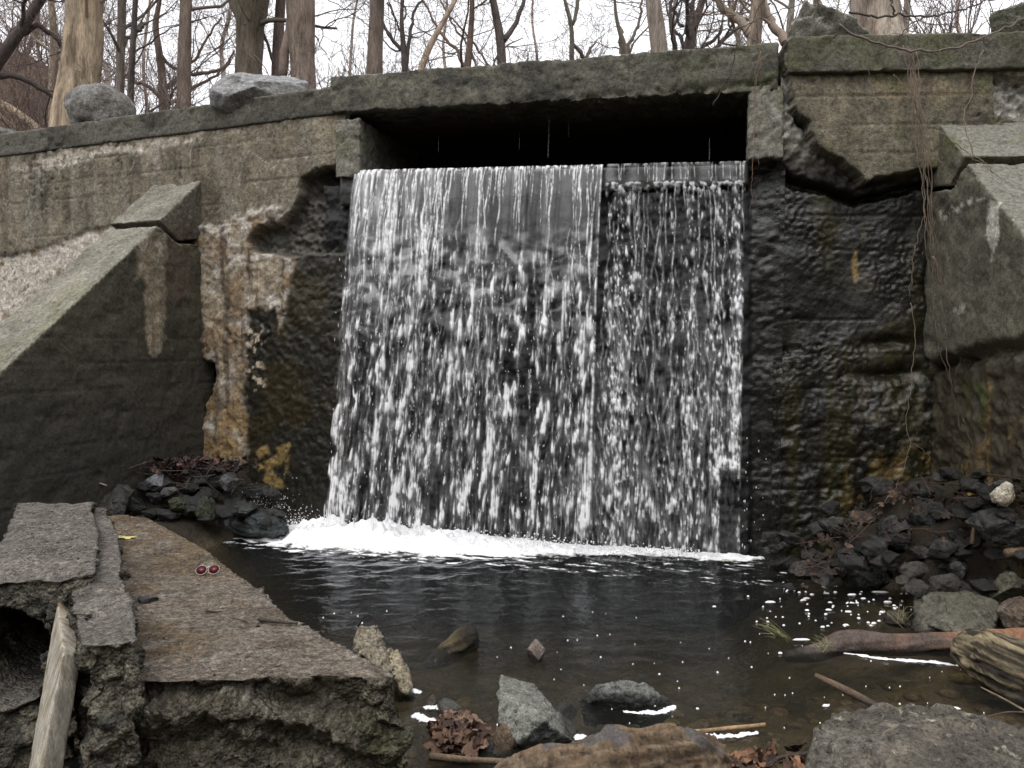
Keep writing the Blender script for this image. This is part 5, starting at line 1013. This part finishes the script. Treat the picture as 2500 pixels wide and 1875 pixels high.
def foam_bank(label, pts, w, h):
    b = Buf(); Q = smooth_path([at_z(x, y, .008) for x, y in pts], 40); rs = np.random.default_rng(int(pts[0][0]))
    tube(b, Q, .8 * w * (.6 + .8 * rs.random(40)) * np.sin(np.linspace(.15, 3.0, 40)) ** .5, 10); V, F = b.get(); V[:, 2] = .004 + (V[:, 2] - .008) * h * .4 + .004 * fbm(V, 30, 3, 491); V[:, :2] += .012 * np.stack([fbm(V, 22, 3, 492), fbm(V, 22, 3, 493)], 1)
    tag(part('foam_bank', V, F, M['foam'], None), label, 'foam')
foam_bank('strip of foam along the near side of the smooth log', [(2060, 1592), (2150, 1606), (2270, 1614), (2375, 1628)], .022, .6)
foam_bank('strip of foam below the broad flat rock', [(2235, 1532), (2330, 1540), (2420, 1546), (2490, 1545)], .03, .5)
foam_bank('white foam under the right end of the humped rock', [(1525, 1734), (1570, 1738), (1620, 1736), (1650, 1722)], .022, .7)
foam_bank('bar of white foam clinging to the floating tan stick', [(1680, 1788), (1740, 1796), (1800, 1794), (1852, 1786)], .024, .7)
foam_bank('white foam tucked under the left foot of the wedge rock', [(1216, 1766), (1240, 1790), (1270, 1812), (1300, 1816)], .02, .8)
foam_bank('white foam at the right foot of the wedge rock', [(1408, 1808), (1418, 1796), (1430, 1810)], .03, .9)
foam_bank('patch of foam beside the slab corner by the cream chunk', [(996, 1684), (1010, 1686), (1030, 1688)], .03, .6)
foam_bank('patch of foam between the slab corner and the dead leaves', [(1008, 1742), (1030, 1752), (1066, 1762)], .035, .7)
foam_bank('ring of foam round the small tan stone', [(1036, 1728), (1058, 1724), (1080, 1726)], .022, .9)
foam_bank('small white foam lump by the brown log top', [(1555, 1780), (1575, 1784), (1595, 1778)], .02, .8)
foam_bank('white foam lumps at the bottom edge right of the brown log', [(1735, 1850), (1760, 1844), (1785, 1850)], .022, .8)
# pebbles on the shallow bed
b = Buf(); r = np.random.default_rng(17); iv2, if2 = ico(2)
for i in range(900):
    x = r.uniform(-1.3, 3.2); y = r.uniform(1.6, 4.6); s = r.uniform(.015, .06) * (1.6 if r.random() < .12 else 1); z = bed_z(np.array([x]), np.array([y]))[0]
    V = iv2 * (1 + .25 * fbm(iv2 + i, 1.3, 2, i % 50))[:, None] * [s * r.uniform(.8, 1.4), s, s * .45]; b.add(V + [x, y, z], None, if2, np.array([.15, .115, .065]) * r.uniform(.4, 1.7) * [1, r.uniform(.9, 1.05), r.uniform(.7, 1.2)])
V, F = b.get(); tag(part('pebbles', V, F, M['stone'], None, b.cols(), .5), 'brown pebbles and stones on the shallow pool bed', 'pebbles', kind='stuff')

b = Buf(); r = np.random.default_rng(23)
for i in range(420):
    if r.random() < .6: x, y, z = r.uniform(300, 860), r.uniform(1290, 1650), .503
    else: x, y, z = r.uniform(30, 220), r.uniform(1235, 1400), .753
    if z < .6 and (x > 330 + (y - 1290) * 1.55 or x < 345 + (y - 1500) * .02): continue
    s = .0022 * math.exp(abs(r.normal(0, .6))); c = at_z(x, y, z); b.add(iv * [s * r.uniform(.8, 1.5), s, s * .7] + c, None, if_, np.array([.16, .13, .10]) * r.uniform(.25, 2.2))
V, F = b.get(); tag(part('grit', V, F, M['stone'], None, b.cols(), 0), 'grit and crumbs of concrete strewn on the slab tops', 'grit', kind='stuff')
# ---------------------------------------------------------------- sunglasses
c = at_z(504, 1402, .512); sg = empty('sunglasses', c, 'red lensed sunglasses with thin white rims lying on the slab', 'sunglasses'); Yg = c[1]
fx = np.array([1, .10, 0.]); fx /= np.linalg.norm(fx); fz = np.array([0, .55, .83])
def ring(center, rx, rz, n=26): th = np.linspace(0, 2 * math.pi, n); return np.array([center + fx * rx * math.cos(t) + fz * rz * (math.sin(t) * (1 if math.sin(t) > 0 else 1.08)) for t in th])
Lc = [np.array(c) + fx * -.030 + fz * .024, np.array(c) + fx * .033 + fz * .026]
MR = bpy.data.materials.new('red_lens'); MR.use_nodes = True; p_ = MR.node_tree.nodes['Principled BSDF']; p_.inputs['Base Color'].default_value = (.085, .006, .013, 1); p_.inputs['Roughness'].default_value = .3
for q in Lc:
    rg_ = ring(q, .0275, .0235); n = len(rg_) - 1; V = np.concatenate([[q + np.array([0, -.0015, 0])], rg_[:-1], [q + np.array([0, .0015, .0])]]); i = np.arange(n); j = (i + 1) % n
    part('lens', V, np.concatenate([np.stack([0 * i, 1 + i, 1 + j], 1), np.stack([0 * i + n + 1, 1 + j, 1 + i], 1)]), MR, sg)
    b = Buf(); tube(b, rg_, .0014, 6, None, False); V, F = b.get(); part('rim', V, F, M['plastic'], sg, np.array([.5, .40, .37]), 0)
b = Buf(); tube(b, smooth_path([Lc[0] + fx * .024 + fz * .010, (Lc[0] + Lc[1]) / 2 + fz * .016, Lc[1] - fx * .024 + fz * .010], 8), .0018, 6); V, F = b.get(); part('bridge', V, F, M['plastic'], sg, np.array([.75, .70, .66]), 0)
b = Buf(); tube(b, smooth_path([Lc[0] - fx * .026 + fz * .010, Lc[0] - fx * .036 + np.array([0, .05, .012]), Lc[0] - fx * .044 + np.array([0, .11, .008])], 8), .0035, 6); V, F = b.get(); part('temple', V, F, M['plastic'], sg, np.array([.02, .018, .018]), 0)
b = Buf(); tube(b, smooth_path([Lc[1] + fx * .026 + fz * .010, Lc[1] + fx * .018 + np.array([0, .06, -.008]), Lc[1] + fx * .0 + np.array([0, .11, -.014])], 8), .0025, 6); V, F = b.get(); part('temple', V, F, M['plastic'], sg, np.array([.02, .018, .018]), 0)
# ================================================================ bare winter trees
def grow(b, p, d, L, r, lvl, rg, up=.25, tw=.5, kids=(5, 4, 3), minr=.0022):
    n = max(4, int(6 + 2 * (lvl == 0))); pts = [p]; dd = d / np.linalg.norm(d)
    for i in range(n):
        dd = dd + rg.normal(0, tw * .38, 3) + np.array([0, 0, up * .14]); dd /= np.linalg.norm(dd); pts.append(pts[-1] + dd * L / n)
    rad = np.maximum(r * np.linspace(1, .32, n + 1), minr); tube(b, pts, rad, 6 if lvl == 0 else (4 if lvl == 1 else 3), None, False)
    if lvl >= len(kids): return
    for k in range(kids[lvl]):
        t = rg.uniform(.25, .98); i = min(int(t * n), n - 1); q = pts[i] + (pts[i + 1] - pts[i]) * (t * n - i)
        ax = (pts[i + 1] - pts[i]); ax /= np.linalg.norm(ax); s = rg.normal(size=3); s -= ax * (s @ ax); s /= np.linalg.norm(s)
        grow(b, q, ax * rg.uniform(.5, .9) + s * rg.uniform(.6, 1.) + np.array([0, 0, .15]), L * rg.uniform(.45, .72), rad[i] * rg.uniform(.45, .65), lvl + 1, rg, up, tw, kids, minr)
def tree(label, Y, path, col, seed, forks=(), nb=10, Lb=1.6, col2=None, furrow=.10, low=.0, group=None, kids=(5, 4, 3), zone=None, name='bare_tree'):
    """path / forks: centre line and width as seen in the photo (x, y, width) at distance Y; crown carries on above the frame"""
    rg = np.random.default_rng(seed); W = lambda w: w / 2000. * Y / 2
    g = 3.7 + (6. * float(sstep(-5, -14, (path[0][0] - 1250) / 2000. * Y)) * float(sstep(11, 22, Y)))
    P3 = [at_y(x, y, Y) for x, y, w in path]; rad = [W(w) for x, y, w in path]
    if P3[0][2] > g - .1: P3 = [np.array([P3[0][0], P3[0][1], g - .2])] + P3; rad = [rad[0] * 1.25] + rad
    e = empty(name, (P3[0][0], P3[0][1], g - .2), label, 'tree', group)
    sides = 28 if rad[0] > .12 else 14; n = 60 if rad[0] > .12 else 36
    Q = smooth_path(np.concatenate([np.array(P3), np.array(rad)[:, None]], 1), n); b = Buf(); tube(b, Q[:, :3], Q[:, 3], sides, None, True); V, F = b.get()
    cl = np.concatenate([np.repeat(Q[:, :3], sides, 0), Q[:1, :3], Q[-1:, :3]]); f = ridged(V, (9, 9, 1.1), 3, seed); V = V + (V - cl) * (furrow * f + .10 * fbm(V, 1.5, 3, seed + 2))[:, None]
    C = np.array(col) * 1.15 * (1 + .6 * f - .15 + .3 * fbm(V, 5, 3, seed + 3))[:, None]
    if col2 is not None: C = mixc(C, col2, sstep(0, .4, fbm(V, (6, 6, .8), 4, seed + 4)))
    part('trunk', V, F, M['bark'], e, C, 0)
    b = Buf(); src = [(Q[:, :3], Q[:, 3])]
    for fk in forks:
        S = smooth_path(np.array([np.concatenate([at_y(x, y, Y + k * .12), [W(w)]]) for k, (x, y, w) in enumerate(fk)]), 22); S[:, :3] += np.cumsum(rg.normal(0, .012, (22, 3)), 0) * Y / 12
        tube(b, S[:, :3], S[:, 3], 8, None, True); src.append((S[:, :3], S[:, 3]))
    for i in range(nb):
        pts, rd = src[rg.integers(0, len(src))] if len(src) > 1 and rg.random() < .75 else src[0]
        lo = 0.15 if low else .35
        k = int(len(pts) * rg.uniform(lo, .98)); k = min(k, len(pts) - 2); ax = pts[k + 1] - pts[k]; ax /= np.linalg.norm(ax)
        s = rg.normal(size=3) * [1, .7, .4]; s -= ax * (s @ ax); s /= np.linalg.norm(s)
        grow(b, pts[k], s + ax * .5 + np.array([0, 0, .3]), Lb * rg.uniform(.6, 1.3), min(rd[k] * .5, .05) * rg.uniform(.5, 1), 0, rg, .3, .55, kids)
    if b.V:
        V, F = b.get(); C = np.array(col) * 1.05 * (1 + .3 * fbm(V, 3, 2, seed + 6))[:, None]; part('crown', V, F, M['twig'], e, C, 0)
    return e
GB = (.155, .125, .10); DB = (.095, .08, .073); PK = (.20, .155, .125)
tree('thick barkless tan trunk at the left behind the rounded boulder', 10.6, [(188, 300, 110), (192, 200, 92), (205, 80, 84), (206, 0, 78), (212, -500, 60)], (.36, .285, .20), 601, nb=4, col2=(.22, .165, .115), furrow=.05)
tree('slim grey trunk just right of the thick tan trunk', 12.5, [(292, 230, 17), (296, 110, 18), (298, 0, 19), (300, -500, 12)], (.19, .165, .14), 602, [[(298, 110, 10), (330, 60, 9), (352, 52, 7)]], nb=8)
tree('dark thin trunk with a snapped fork, second from the tan trunk', 11.8, [(318, 245, 14), (323, 130, 14), (331, 0, 11), (338, -400, 7)], DB, 603, [[(325, 95, 9), (345, 68, 8), (354, 52, 7)], [(322, 130, 5), (410, 60, 3), (520, 20, 1.5)]], nb=10, low=1)
tree('straight brown trunk midway between the two pale coping boulders', 11.0, [(449, 260, 31), (450, 130, 30), (454, 0, 27), (458, -500, 20)], (.17, .135, .11), 604, nb=4, furrow=.12)
tree('stout forked grey trunk behind the long pale boulder', 12.0, [(606, 190, 58), (610, 100, 56), (612, 40, 64), (618, 0, 70), (640, -400, 40)], (.145, .125, .095), 605, [[(600, 60, 34), (575, 25, 26), (548, -30, 22), (500, -300, 12)]], nb=8, furrow=.16)
tree('slender pinkish stem between the stout fork and the double trunk', 12.4, [(676, 170, 26), (680, 80, 22), (686, 0, 22), (690, -400, 12)], (.18, .14, .12), 606, nb=6)
tree('thick pinkish brown double trunk right of the long pale boulder', 11.3, [(742, 235, 60), (738, 150, 56), (735, 60, 62), (734, 0, 66), (738, -500, 50)], PK, 607, [[(690, 190, 22), (700, 110, 24), (715, 50, 26), (728, -20, 26), (740, -200, 20)]], nb=5, furrow=.08, col2=(.26, .21, .17))
tree('straight grey brown trunk rising over the left end of the lintel', 9.6, [(913, 200, 37), (917, 100, 35), (921, 0, 33), (925, -500, 25)], (.145, .115, .095), 608, nb=3, furrow=.12)
tree('dark tree with a narrow V fork right of the lintel trunk', 13.5, [(992, 190, 18), (990, 165, 17), (985, 110, 13), (978, 40, 9), (990, -60, 7), (1000, -300, 4)], DB, 609, [[(990, 170, 12), (1006, 90, 9), (1010, 40, 7), (1035, 0, 5)], [(985, 175, 10), (960, 110, 10), (930, 50, 6), (915, 0, 4)], [(985, 100, 7), (968, 60, 5), (930, 10, 3)]], nb=16, low=1)
tree('leaning pale dead snag behind the lintel', 12.0, [(1022, 186, 17), (1045, 120, 15), (1075, 65, 13), (1112, 0, 11), (1140, -60, 3)], (.42, .33, .25), 610, nb=0, furrow=.05)
tree('slender brown tree with crossed low limbs right of the snag', 13.0, [(1138, 185, 18), (1146, 120, 14), (1152, 50, 12), (1153, 0, 11), (1158, -300, 6)], (.15, .11, .09), 611, [[(1130, 170, 9), (1110, 130, 8), (1080, 105, 7), (1050, 60, 5), (1020, 5, 4)], [(1165, 175, 6), (1155, 140, 6), (1110, 75, 5), (1060, 0, 4)], [(1196, 172, 6), (1150, 110, 5), (1090, 40, 4)]], nb=18, low=1)
tree('dark tree forking into a Y over the middle of the lintel', 13.0, [(1225, 172, 23), (1224, 120, 22), (1222, 85, 21), (1208, 30, 18), (1200, -20, 15), (1190, -300, 8)], DB, 612, [[(1228, 100, 15), (1250, 65, 12), (1268, 25, 11), (1284, -15, 9), (1310, -200, 5)]], nb=9)
tree('slim spotted grey tree forking high over the lintel', 14.0, [(1395, 162, 11), (1397, 100, 11), (1396, 50, 11), (1382, 20, 8), (1370, -40, 6), (1362, -260, 3)], (.17, .155, .12), 613, [[(1396, 60, 9), (1406, 20, 10), (1410, -40, 8), (1415, -260, 4)], [(1400, 105, 9), (1418, 140, 10), (1434, 154, 10), (1470, 95, 2.5), (1482, 80, 1.5)]], nb=5)
tree('low spreading tree with a wide V fork over the lintel', 13.5, [(1532, 158, 18), (1532, 128, 14), (1518, 95, 10), (1505, 55, 8), (1500, 0, 6), (1502, -260, 4)], (.15, .13, .10), 614, [[(1534, 130, 10), (1550, 85, 8), (1566, 35, 6), (1570, -30, 4)], [(1525, 155, 9), (1508, 120, 8), (1500, 70, 7)], [(1545, 135, 6), (1585, 105, 4)]], nb=9, low=1)
tree('straight pale grey trunk leaning left over the right of the lintel', 10.0, [(1612, 150, 39), (1606, 90, 38), (1594, 0, 34), (1570, -500, 26)], (.255, .215, .18), 615, nb=3, furrow=.13)
tree('gnarled dark tree with twisting limbs right of the leaning pale trunk', 12.0, [(1680, 145, 30), (1684, 90, 26), (1700, 45, 18), (1718, 0, 15), (1740, -300, 8)], DB, 616, [[(1682, 110, 15), (1670, 60, 13), (1686, 10, 11), (1690, -60, 8)], [(1672, 140, 9), (1650, 100, 9), (1625, 82, 7)], [(1690, 125, 12), (1722, 110, 9), (1742, 90, 8), (1752, 60, 6)], [(1670, 65, 8), (1650, 45, 6), (1634, 15, 6)]], nb=14, low=1)
tree('pinkish trunk with a thick bent limb left of the dark mossy boulder', 10.0, [(1840, 130, 34), (1842, 70, 32), (1850, 20, 32), (1858, -60, 28), (1870, -400, 18)], (.30, .24, .19), 617, [[(1834, 85, 26), (1808, 55, 22), (1775, 28, 18), (1750, -30, 13)], [(1915, 105, 24), (1895, 65, 20), (1868, 20, 19), (1850, -30, 14)]], nb=8, col2=(.22, .17, .13))
tree('very thick pale trunk between the mossy boulder and the black stone', 8.6, [(2150, 140, 150), (2140, 80, 116), (2133, 0, 108), (2128, -500, 90)], (.36, .305, .25), 618, nb=3, col2=(.24, .185, .145), furrow=.05)
tree('spotted slender trunk left of the very thick pale trunk', 13.0, [(1926, 100, 16), (1930, 40, 15), (1934, 0, 14), (1940, -300, 8)], (.25, .23, .19), 619, nb=10)
tree('brown thin trunk behind the mossy boulder ridge', 14.0, [(1992, 60, 15), (1994, 0, 14), (1998, -300, 9)], (.16, .12, .10), 620, nb=10)
tree('pale slender trunk right of the very thick trunk', 13.0, [(2208, 110, 16), (2212, 40, 15), (2216, 0, 15), (2224, -300, 8)], (.27, .23, .19), 621, nb=8)
tree('crooked dark tree reaching over from the far left edge', 12.5, [(-60, 330, 40), (-20, 170, 30), (60, 60, 24), (110, -20, 20), (140, -300, 10)], DB, 622, [[(-20, 180, 16), (60, 190, 13), (120, 215, 10), (160, 250, 5)], [(40, 85, 14), (95, 60, 12), (135, 85, 11), (158, 130, 10), (160, 160, 6)], [(0, 140, 10), (60, 50, 8), (100, 0, 8)]], nb=12, low=1)
tree('leaning pale limbless stem low at the far left behind the brush', 15.0, [(95, 318, 20), (60, 290, 19), (20, 262, 17), (-40, 225, 14)], (.33, .26, .19), 623, nb=2, furrow=.05)
tree('tangled brown tree with curling limbs left of the stout fork', 13.0, [(400, 262, 24), (398, 200, 18), (388, 120, 16), (376, 60, 13), (392, 0, 10), (400, -250, 6)], (.19, .14, .115), 624, [[(400, 215, 12), (430, 195, 11), (500, 175, 9), (548, 165, 7), (572, 120, 5)], [(402, 240, 10), (350, 205, 8), (300, 185, 6)], [(392, 130, 9), (425, 165, 8), (470, 140, 7), (500, 90, 5), (520, 40, 4)], [(410, 255, 10), (470, 215, 8), (520, 190, 6), (560, 165, 5)]], nb=20, low=1)
tree('pale twisting tree behind the stem left of the dark thin trunk', 14.5, [(128, 300, 18), (128, 200, 20), (135, 100, 18), (125, 20, 14), (120, -250, 8)], (.27, .215, .165), 625, nb=12, low=1)
fr2 = np.random.default_rng(77); LMK = [(205, 'thick tan trunk'), (450, 'straight brown trunk'), (610, 'stout forked trunk'), (735, 'double trunk'), (917, 'lintel trunk'), (1075, 'leaning snag'), (1222, 'Y forked tree'), (1397, 'slim spotted tree'), (1600, 'leaning pale trunk'), (1850, 'pinkish bent limbed trunk'), (2135, 'very thick pale trunk'), (2290, 'small black stone'), (2450, 'end boulder')]; seen_ = {}
for i in range(13):
    x = [30, 90, 260, 360, 540, 640, 850, 1085, 1310, 1650, 1780, 2040, 2360][i]; w = fr2.uniform(7, 13); Yf = fr2.uniform(17, 25); ln = fr2.normal(0, 25)
    lm = min(LMK, key=lambda q: abs(q[0] - x)); lb_ = 'slender bare tree in the far thicket, just %s of the %s' % ('left' if x < lm[0] else 'right', lm[1]); seen_[lb_] = seen_.get(lb_, 0) + 1
    if seen_[lb_] > 1: lb_ = lb_.replace('slender bare tree', 'another slender bare tree' if seen_[lb_] == 2 else 'third slender bare tree')
    tree(lb_, Yf, [(x, 260, w), (x + ln * .5 + fr2.normal(0, 9), 180, w * .95), (x + ln * .5 + fr2.normal(0, 13), 110, w * .85), (x + ln + fr2.normal(0, 13), 50, w * .75), (x + ln + fr2.normal(0, 16), -20, w * .65), (x + ln * 1.8, -200, w * .3)], np.array([.31, .255, .225]) * fr2.uniform(.8, 1.2), 700 + i, nb=3 if 800 < x < 1800 else 9, Lb=2.0, low=1, group='thicket behind the wall', kids=(5, 4), furrow=.05)  # far bark lightened: the bright sky's washed-out haze is put into its colour
# brush
def shrub(label, x, y, Y, n, hgt, seed, col=(.17, .13, .115)):
    rg = np.random.default_rng(seed); b = Buf(); p = at_y(x, y, Y)
    for i in range(n):
        q = p + [rg.normal(0, .35), rg.normal(0, .35), -.2]; grow(b, q, np.array([rg.normal(0, .35), rg.normal(0, .3), 1]), hgt * rg.uniform(.6, 1.15), .010, 0, rg, .3, .3, (4, 3), .0022)
    V, F = b.get(); e = empty('shrub', (p[0], p[1], p[2] - .25), label, 'shrub', 'bare shrubs behind the wall'); part('stems', V, F, M['twig'], e, np.array(col) * (1 + .3 * fbm(V, 2, 2, seed))[:, None], 0)['kind'] = 'stuff'
shrub('thin bare shrub between the double trunk and the lintel corner', 800, 225, 9.2, 18, .55, 801)
shrub('thin bare shrub right of the lintel trunk', 965, 205, 10.5, 14, .5, 802)
shrub('thin bare shrub in the gap right of the Y forked tree', 1310, 185, 11, 16, .55, 803)
shrub('sparse bare shrub over the middle right of the lintel', 1450, 172, 11, 10, .4, 804)
shrub('thin bare shrub between the pale leaning trunk and the gnarled dark tree', 1740, 150, 10.5, 16, .6, 805)
shrub('thin bare shrub right of the black stone on the coping', 2340, 130, 9.5, 22, .9, 806)
shrub('thin bare shrub left of the black stone on the coping', 2240, 130, 9.5, 16, .9, 807)
shrub('thin bare shrub between the rounded and the long pale boulder', 400, 270, 10.5, 18, .7, 808)
b = Buf(); rg = np.random.default_rng(88)
for i in range(420):
    x = -30 + rg.random() ** .7 * 24; y = rg.uniform(13, 26); x = -19 + rg.random() * 13
    if (x * 2000 / y + 1250) > 420: continue
    gz = 3.7 + 6. * float(sstep(-5, -14, x)) * float(sstep(11, 22, y)); grow(b, np.array([x, y, gz - .1]), np.array([rg.normal(0, .3), rg.normal(0, .3), 1]), rg.uniform(1.0, 2.4), .018, 0, rg, .3, .4, (5, 4), .004)
V, F = b.get(); tag(part('brush', V, F, M['twig'], None, np.array([.155, .105, .09]) * (1 + .4 * fbm(V, .6, 2, 5))[:, None], 0), 'reddish brown mass of bare brush on the hillside at the far left', 'brush', kind='stuff')

# ---------------------------------------------------------------- vines and twigs hanging in front of the wall
def z3(pts, Y): return [at_y(1600 + x * .4219, y * .4219, Y) for x, y in pts]
def z5(pts, Y): return [at_y(1600 + x * .4219, 600 + y * .4219, Y) for x, y in pts]
def vine(name, label, strands, col, cat='vine', r=.0045, group=None, jit=.022):
    b = Buf(); rg = np.random.default_rng(len(label))
    for s in strands:
        s, rr_ = (s if isinstance(s, tuple) else (s, r)); n = max(12, len(s) * 7); Q = smooth_path(s, n); Q[1:-1] += rg.normal(0, jit * .4, (n - 2, 3)); Q[1:-1] = (Q[:-2] + Q[1:-1] + Q[2:]) / 3; tube(b, Q, .85 * rr_ * np.linspace(1, .55, n), 5)
    V, F = b.get(); tag(part(name, V, F, M['twig'], None, np.array(col) * (1 + .3 * fbm(V, 4, 2, 3))[:, None], 0), label, cat, group)
VC = (.21, .16, .12); Yc = 6.12
main = [(1470, 280), (1490, 420), (1510, 600), (1520, 740), (1550, 900), (1570, 1060), (1575, 1200), (1590, 1350), (1610, 1500), (1640, 1640)]
st = []
for dx, sx in ((0, 1), (18, .9), (-14, 1.1), (32, .8), (-30, 1.2), (9, .7)): st.append((z3([(x + dx * (1 + .3 * math.sin(i * 1.7 + dx)), y + 6 * dx / 10) for i, (x, y) in enumerate(main)], Yc + .01 * sx), .0052))
st.append((z3([(1380, 430), (1460, 520), (1530, 640), (1570, 700), (1610, 750)], Yc), .004))
vine('vine', 'tangled bundle of dry vines hanging down beside the right buttress', st, VC)
st = [(z5([(1610, 60), (1650, 200), (1700, 330), (1740, 450), (1780, 560), (1800, 640), (1840, 740)], 5.98), .0045), (z5([(1625, 100), (1670, 260), (1720, 380), (1770, 520), (1785, 600), (1750, 700), (1745, 760)], 5.97), .004), (z5([(1600, 60), (1610, 250), (1615, 430), (1640, 540), (1655, 650), (1690, 740)], 6.05), .004), (z5([(1650, 320), (1680, 480), (1690, 640), (1720, 870), (1760, 1000), (1770, 1120), (1810, 1250)], 5.95), .0035), (z5([(1780, 1000), (1830, 1140), (1900, 1230), (2000, 1330), (2133, 1400)], 5.7), .003)]
vine('vine', 'long dry vines trailing across the foot of the right buttress', st, VC)
vine('vine', 'single thin vine hanging over the rough wet wall', [(z3([(1560, 1210), (1530, 1320), (1495, 1450), (1490, 1560), (1480, 1659)], 6.2), .004), (z5([(1500, 0), (1490, 150), (1470, 290)], 6.15), .004), (z5([(1475, 330), (1500, 480), (1490, 700), (1470, 870), (1450, 1020), (1475, 1130), (1465, 1220), (1400, 1380), (1290, 1520), (1120, 1610), (1000, 1700)], 6.1), .004), (z5([(1480, 1140), (1560, 1190), (1610, 1290)], 6.1), .003), (z5([(1465, 1220), (1360, 1300), (1260, 1400), (1240, 1480)], 6.05), .0025)], VC)
vine('vine', 'pair of thin vines hanging over the right jamb of the culvert', [(z3([(610, 300), (595, 400), (575, 540), (575, 700), (570, 900), (560, 1100), (548, 1240)], 6.28), .0035), (z3([(600, 320), (585, 450), (580, 600), (600, 720), (595, 850), (598, 960)], 6.27), .003)], (.22, .13, .09))
vine('vine', 'pale vine crossing the face of the right buttress', [(z3([(1900, 290), (1860, 380), (1830, 480), (1835, 560), (1790, 640), (1790, 740), (1820, 840), (1850, 900), (1980, 1010), (2050, 1100), (2140, 1190)], 5.6), .0045), (z3([(1610, 750), (1720, 810), (1800, 890), (1900, 960), (2020, 1040), (2140, 1120)], 5.7), .004), (z3([(1620, 870), (1680, 980), (1760, 1070), (1800, 1090)], 5.9), .003)], (.26, .205, .15))
BC = (.10, .078, .066)
vine('overhanging_branch', 'long drooping twig sweeping across the right coping', [(z3([(1060, 140), (1150, 200), (1260, 245), (1380, 270), (1500, 293), (1640, 300), (1780, 270), (1900, 215), (2020, 165), (2200, 70)], 5.4), .010), (z3([(1900, 215), (1870, 270), (1830, 305)], 5.4), .004), (z3([(1380, 270), (1300, 310), (1270, 295)], 5.4), .004), (z3([(1150, 230), (1200, 310), (1240, 430), (1260, 560)], 5.5), .0025)], (.19, .15, .125), 'branch')
vine('overhanging_branch', 'dark forked branch hanging in from the top right', [(z3([(1120, 70), (1200, 82), (1290, 105), (1390, 88), (1470, 95), (1560, 100), (1680, 78), (1780, 50), (1950, 0), (2100, -60)], 5.3), .009), (z3([(1390, 88), (1370, 40), (1362, -30)], 5.3), .008), (z3([(1560, 100), (1480, 130), (1430, 190), (1360, 250), (1290, 300)], 5.3), .005), (z3([(1560, 100), (1600, 60), (1650, 0)], 5.3), .004), (z3([(1520, 110), (1500, 180), (1420, 200), (1330, 205)], 5.3), .003)], BC, 'branch')
vine('overhanging_branch', 'thin dark twig slanting down in front of the culvert opening', [(z3([(335, 615), (370, 540), (440, 400), (480, 260), (540, 150), (600, 50), (650, -20)], 5.5), .005)], (.06, .05, .045), 'branch')
vine('overhanging_branch', 'slender branch arching over the right end of the lintel', [(z3([(240, 180), (340, 190), (470, 165), (580, 118), (700, 78), (800, 40), (880, -10)], 5.8), .006), (z3([(470, 165), (520, 190), (545, 150)], 5.8), .002)], (.14, .11, .095), 'branch')
vine('overhanging_branch', 'twiggy branch dangling before the right wall from the dark boulder', [(z3([(1130, 0), (1100, 60), (1060, 150), (1040, 210), (1005, 330)], 5.6), .004), (z3([(1040, 210), (1050, 200)], 5.6), .006)], BC, 'branch')
vine('overhanging_branch', 'thin bowed twig high at the top centre left', [[at_y(2150 * .4219 + 0 + 0, 70, 7.5), at_y(870, 40, 7.5), at_y(820, -10, 7.5)], ([at_y(800, 0, 8), at_y(850, 28, 8), at_y(900, 60, 8), at_y(905, 75, 8)], .006)], BC, 'branch')
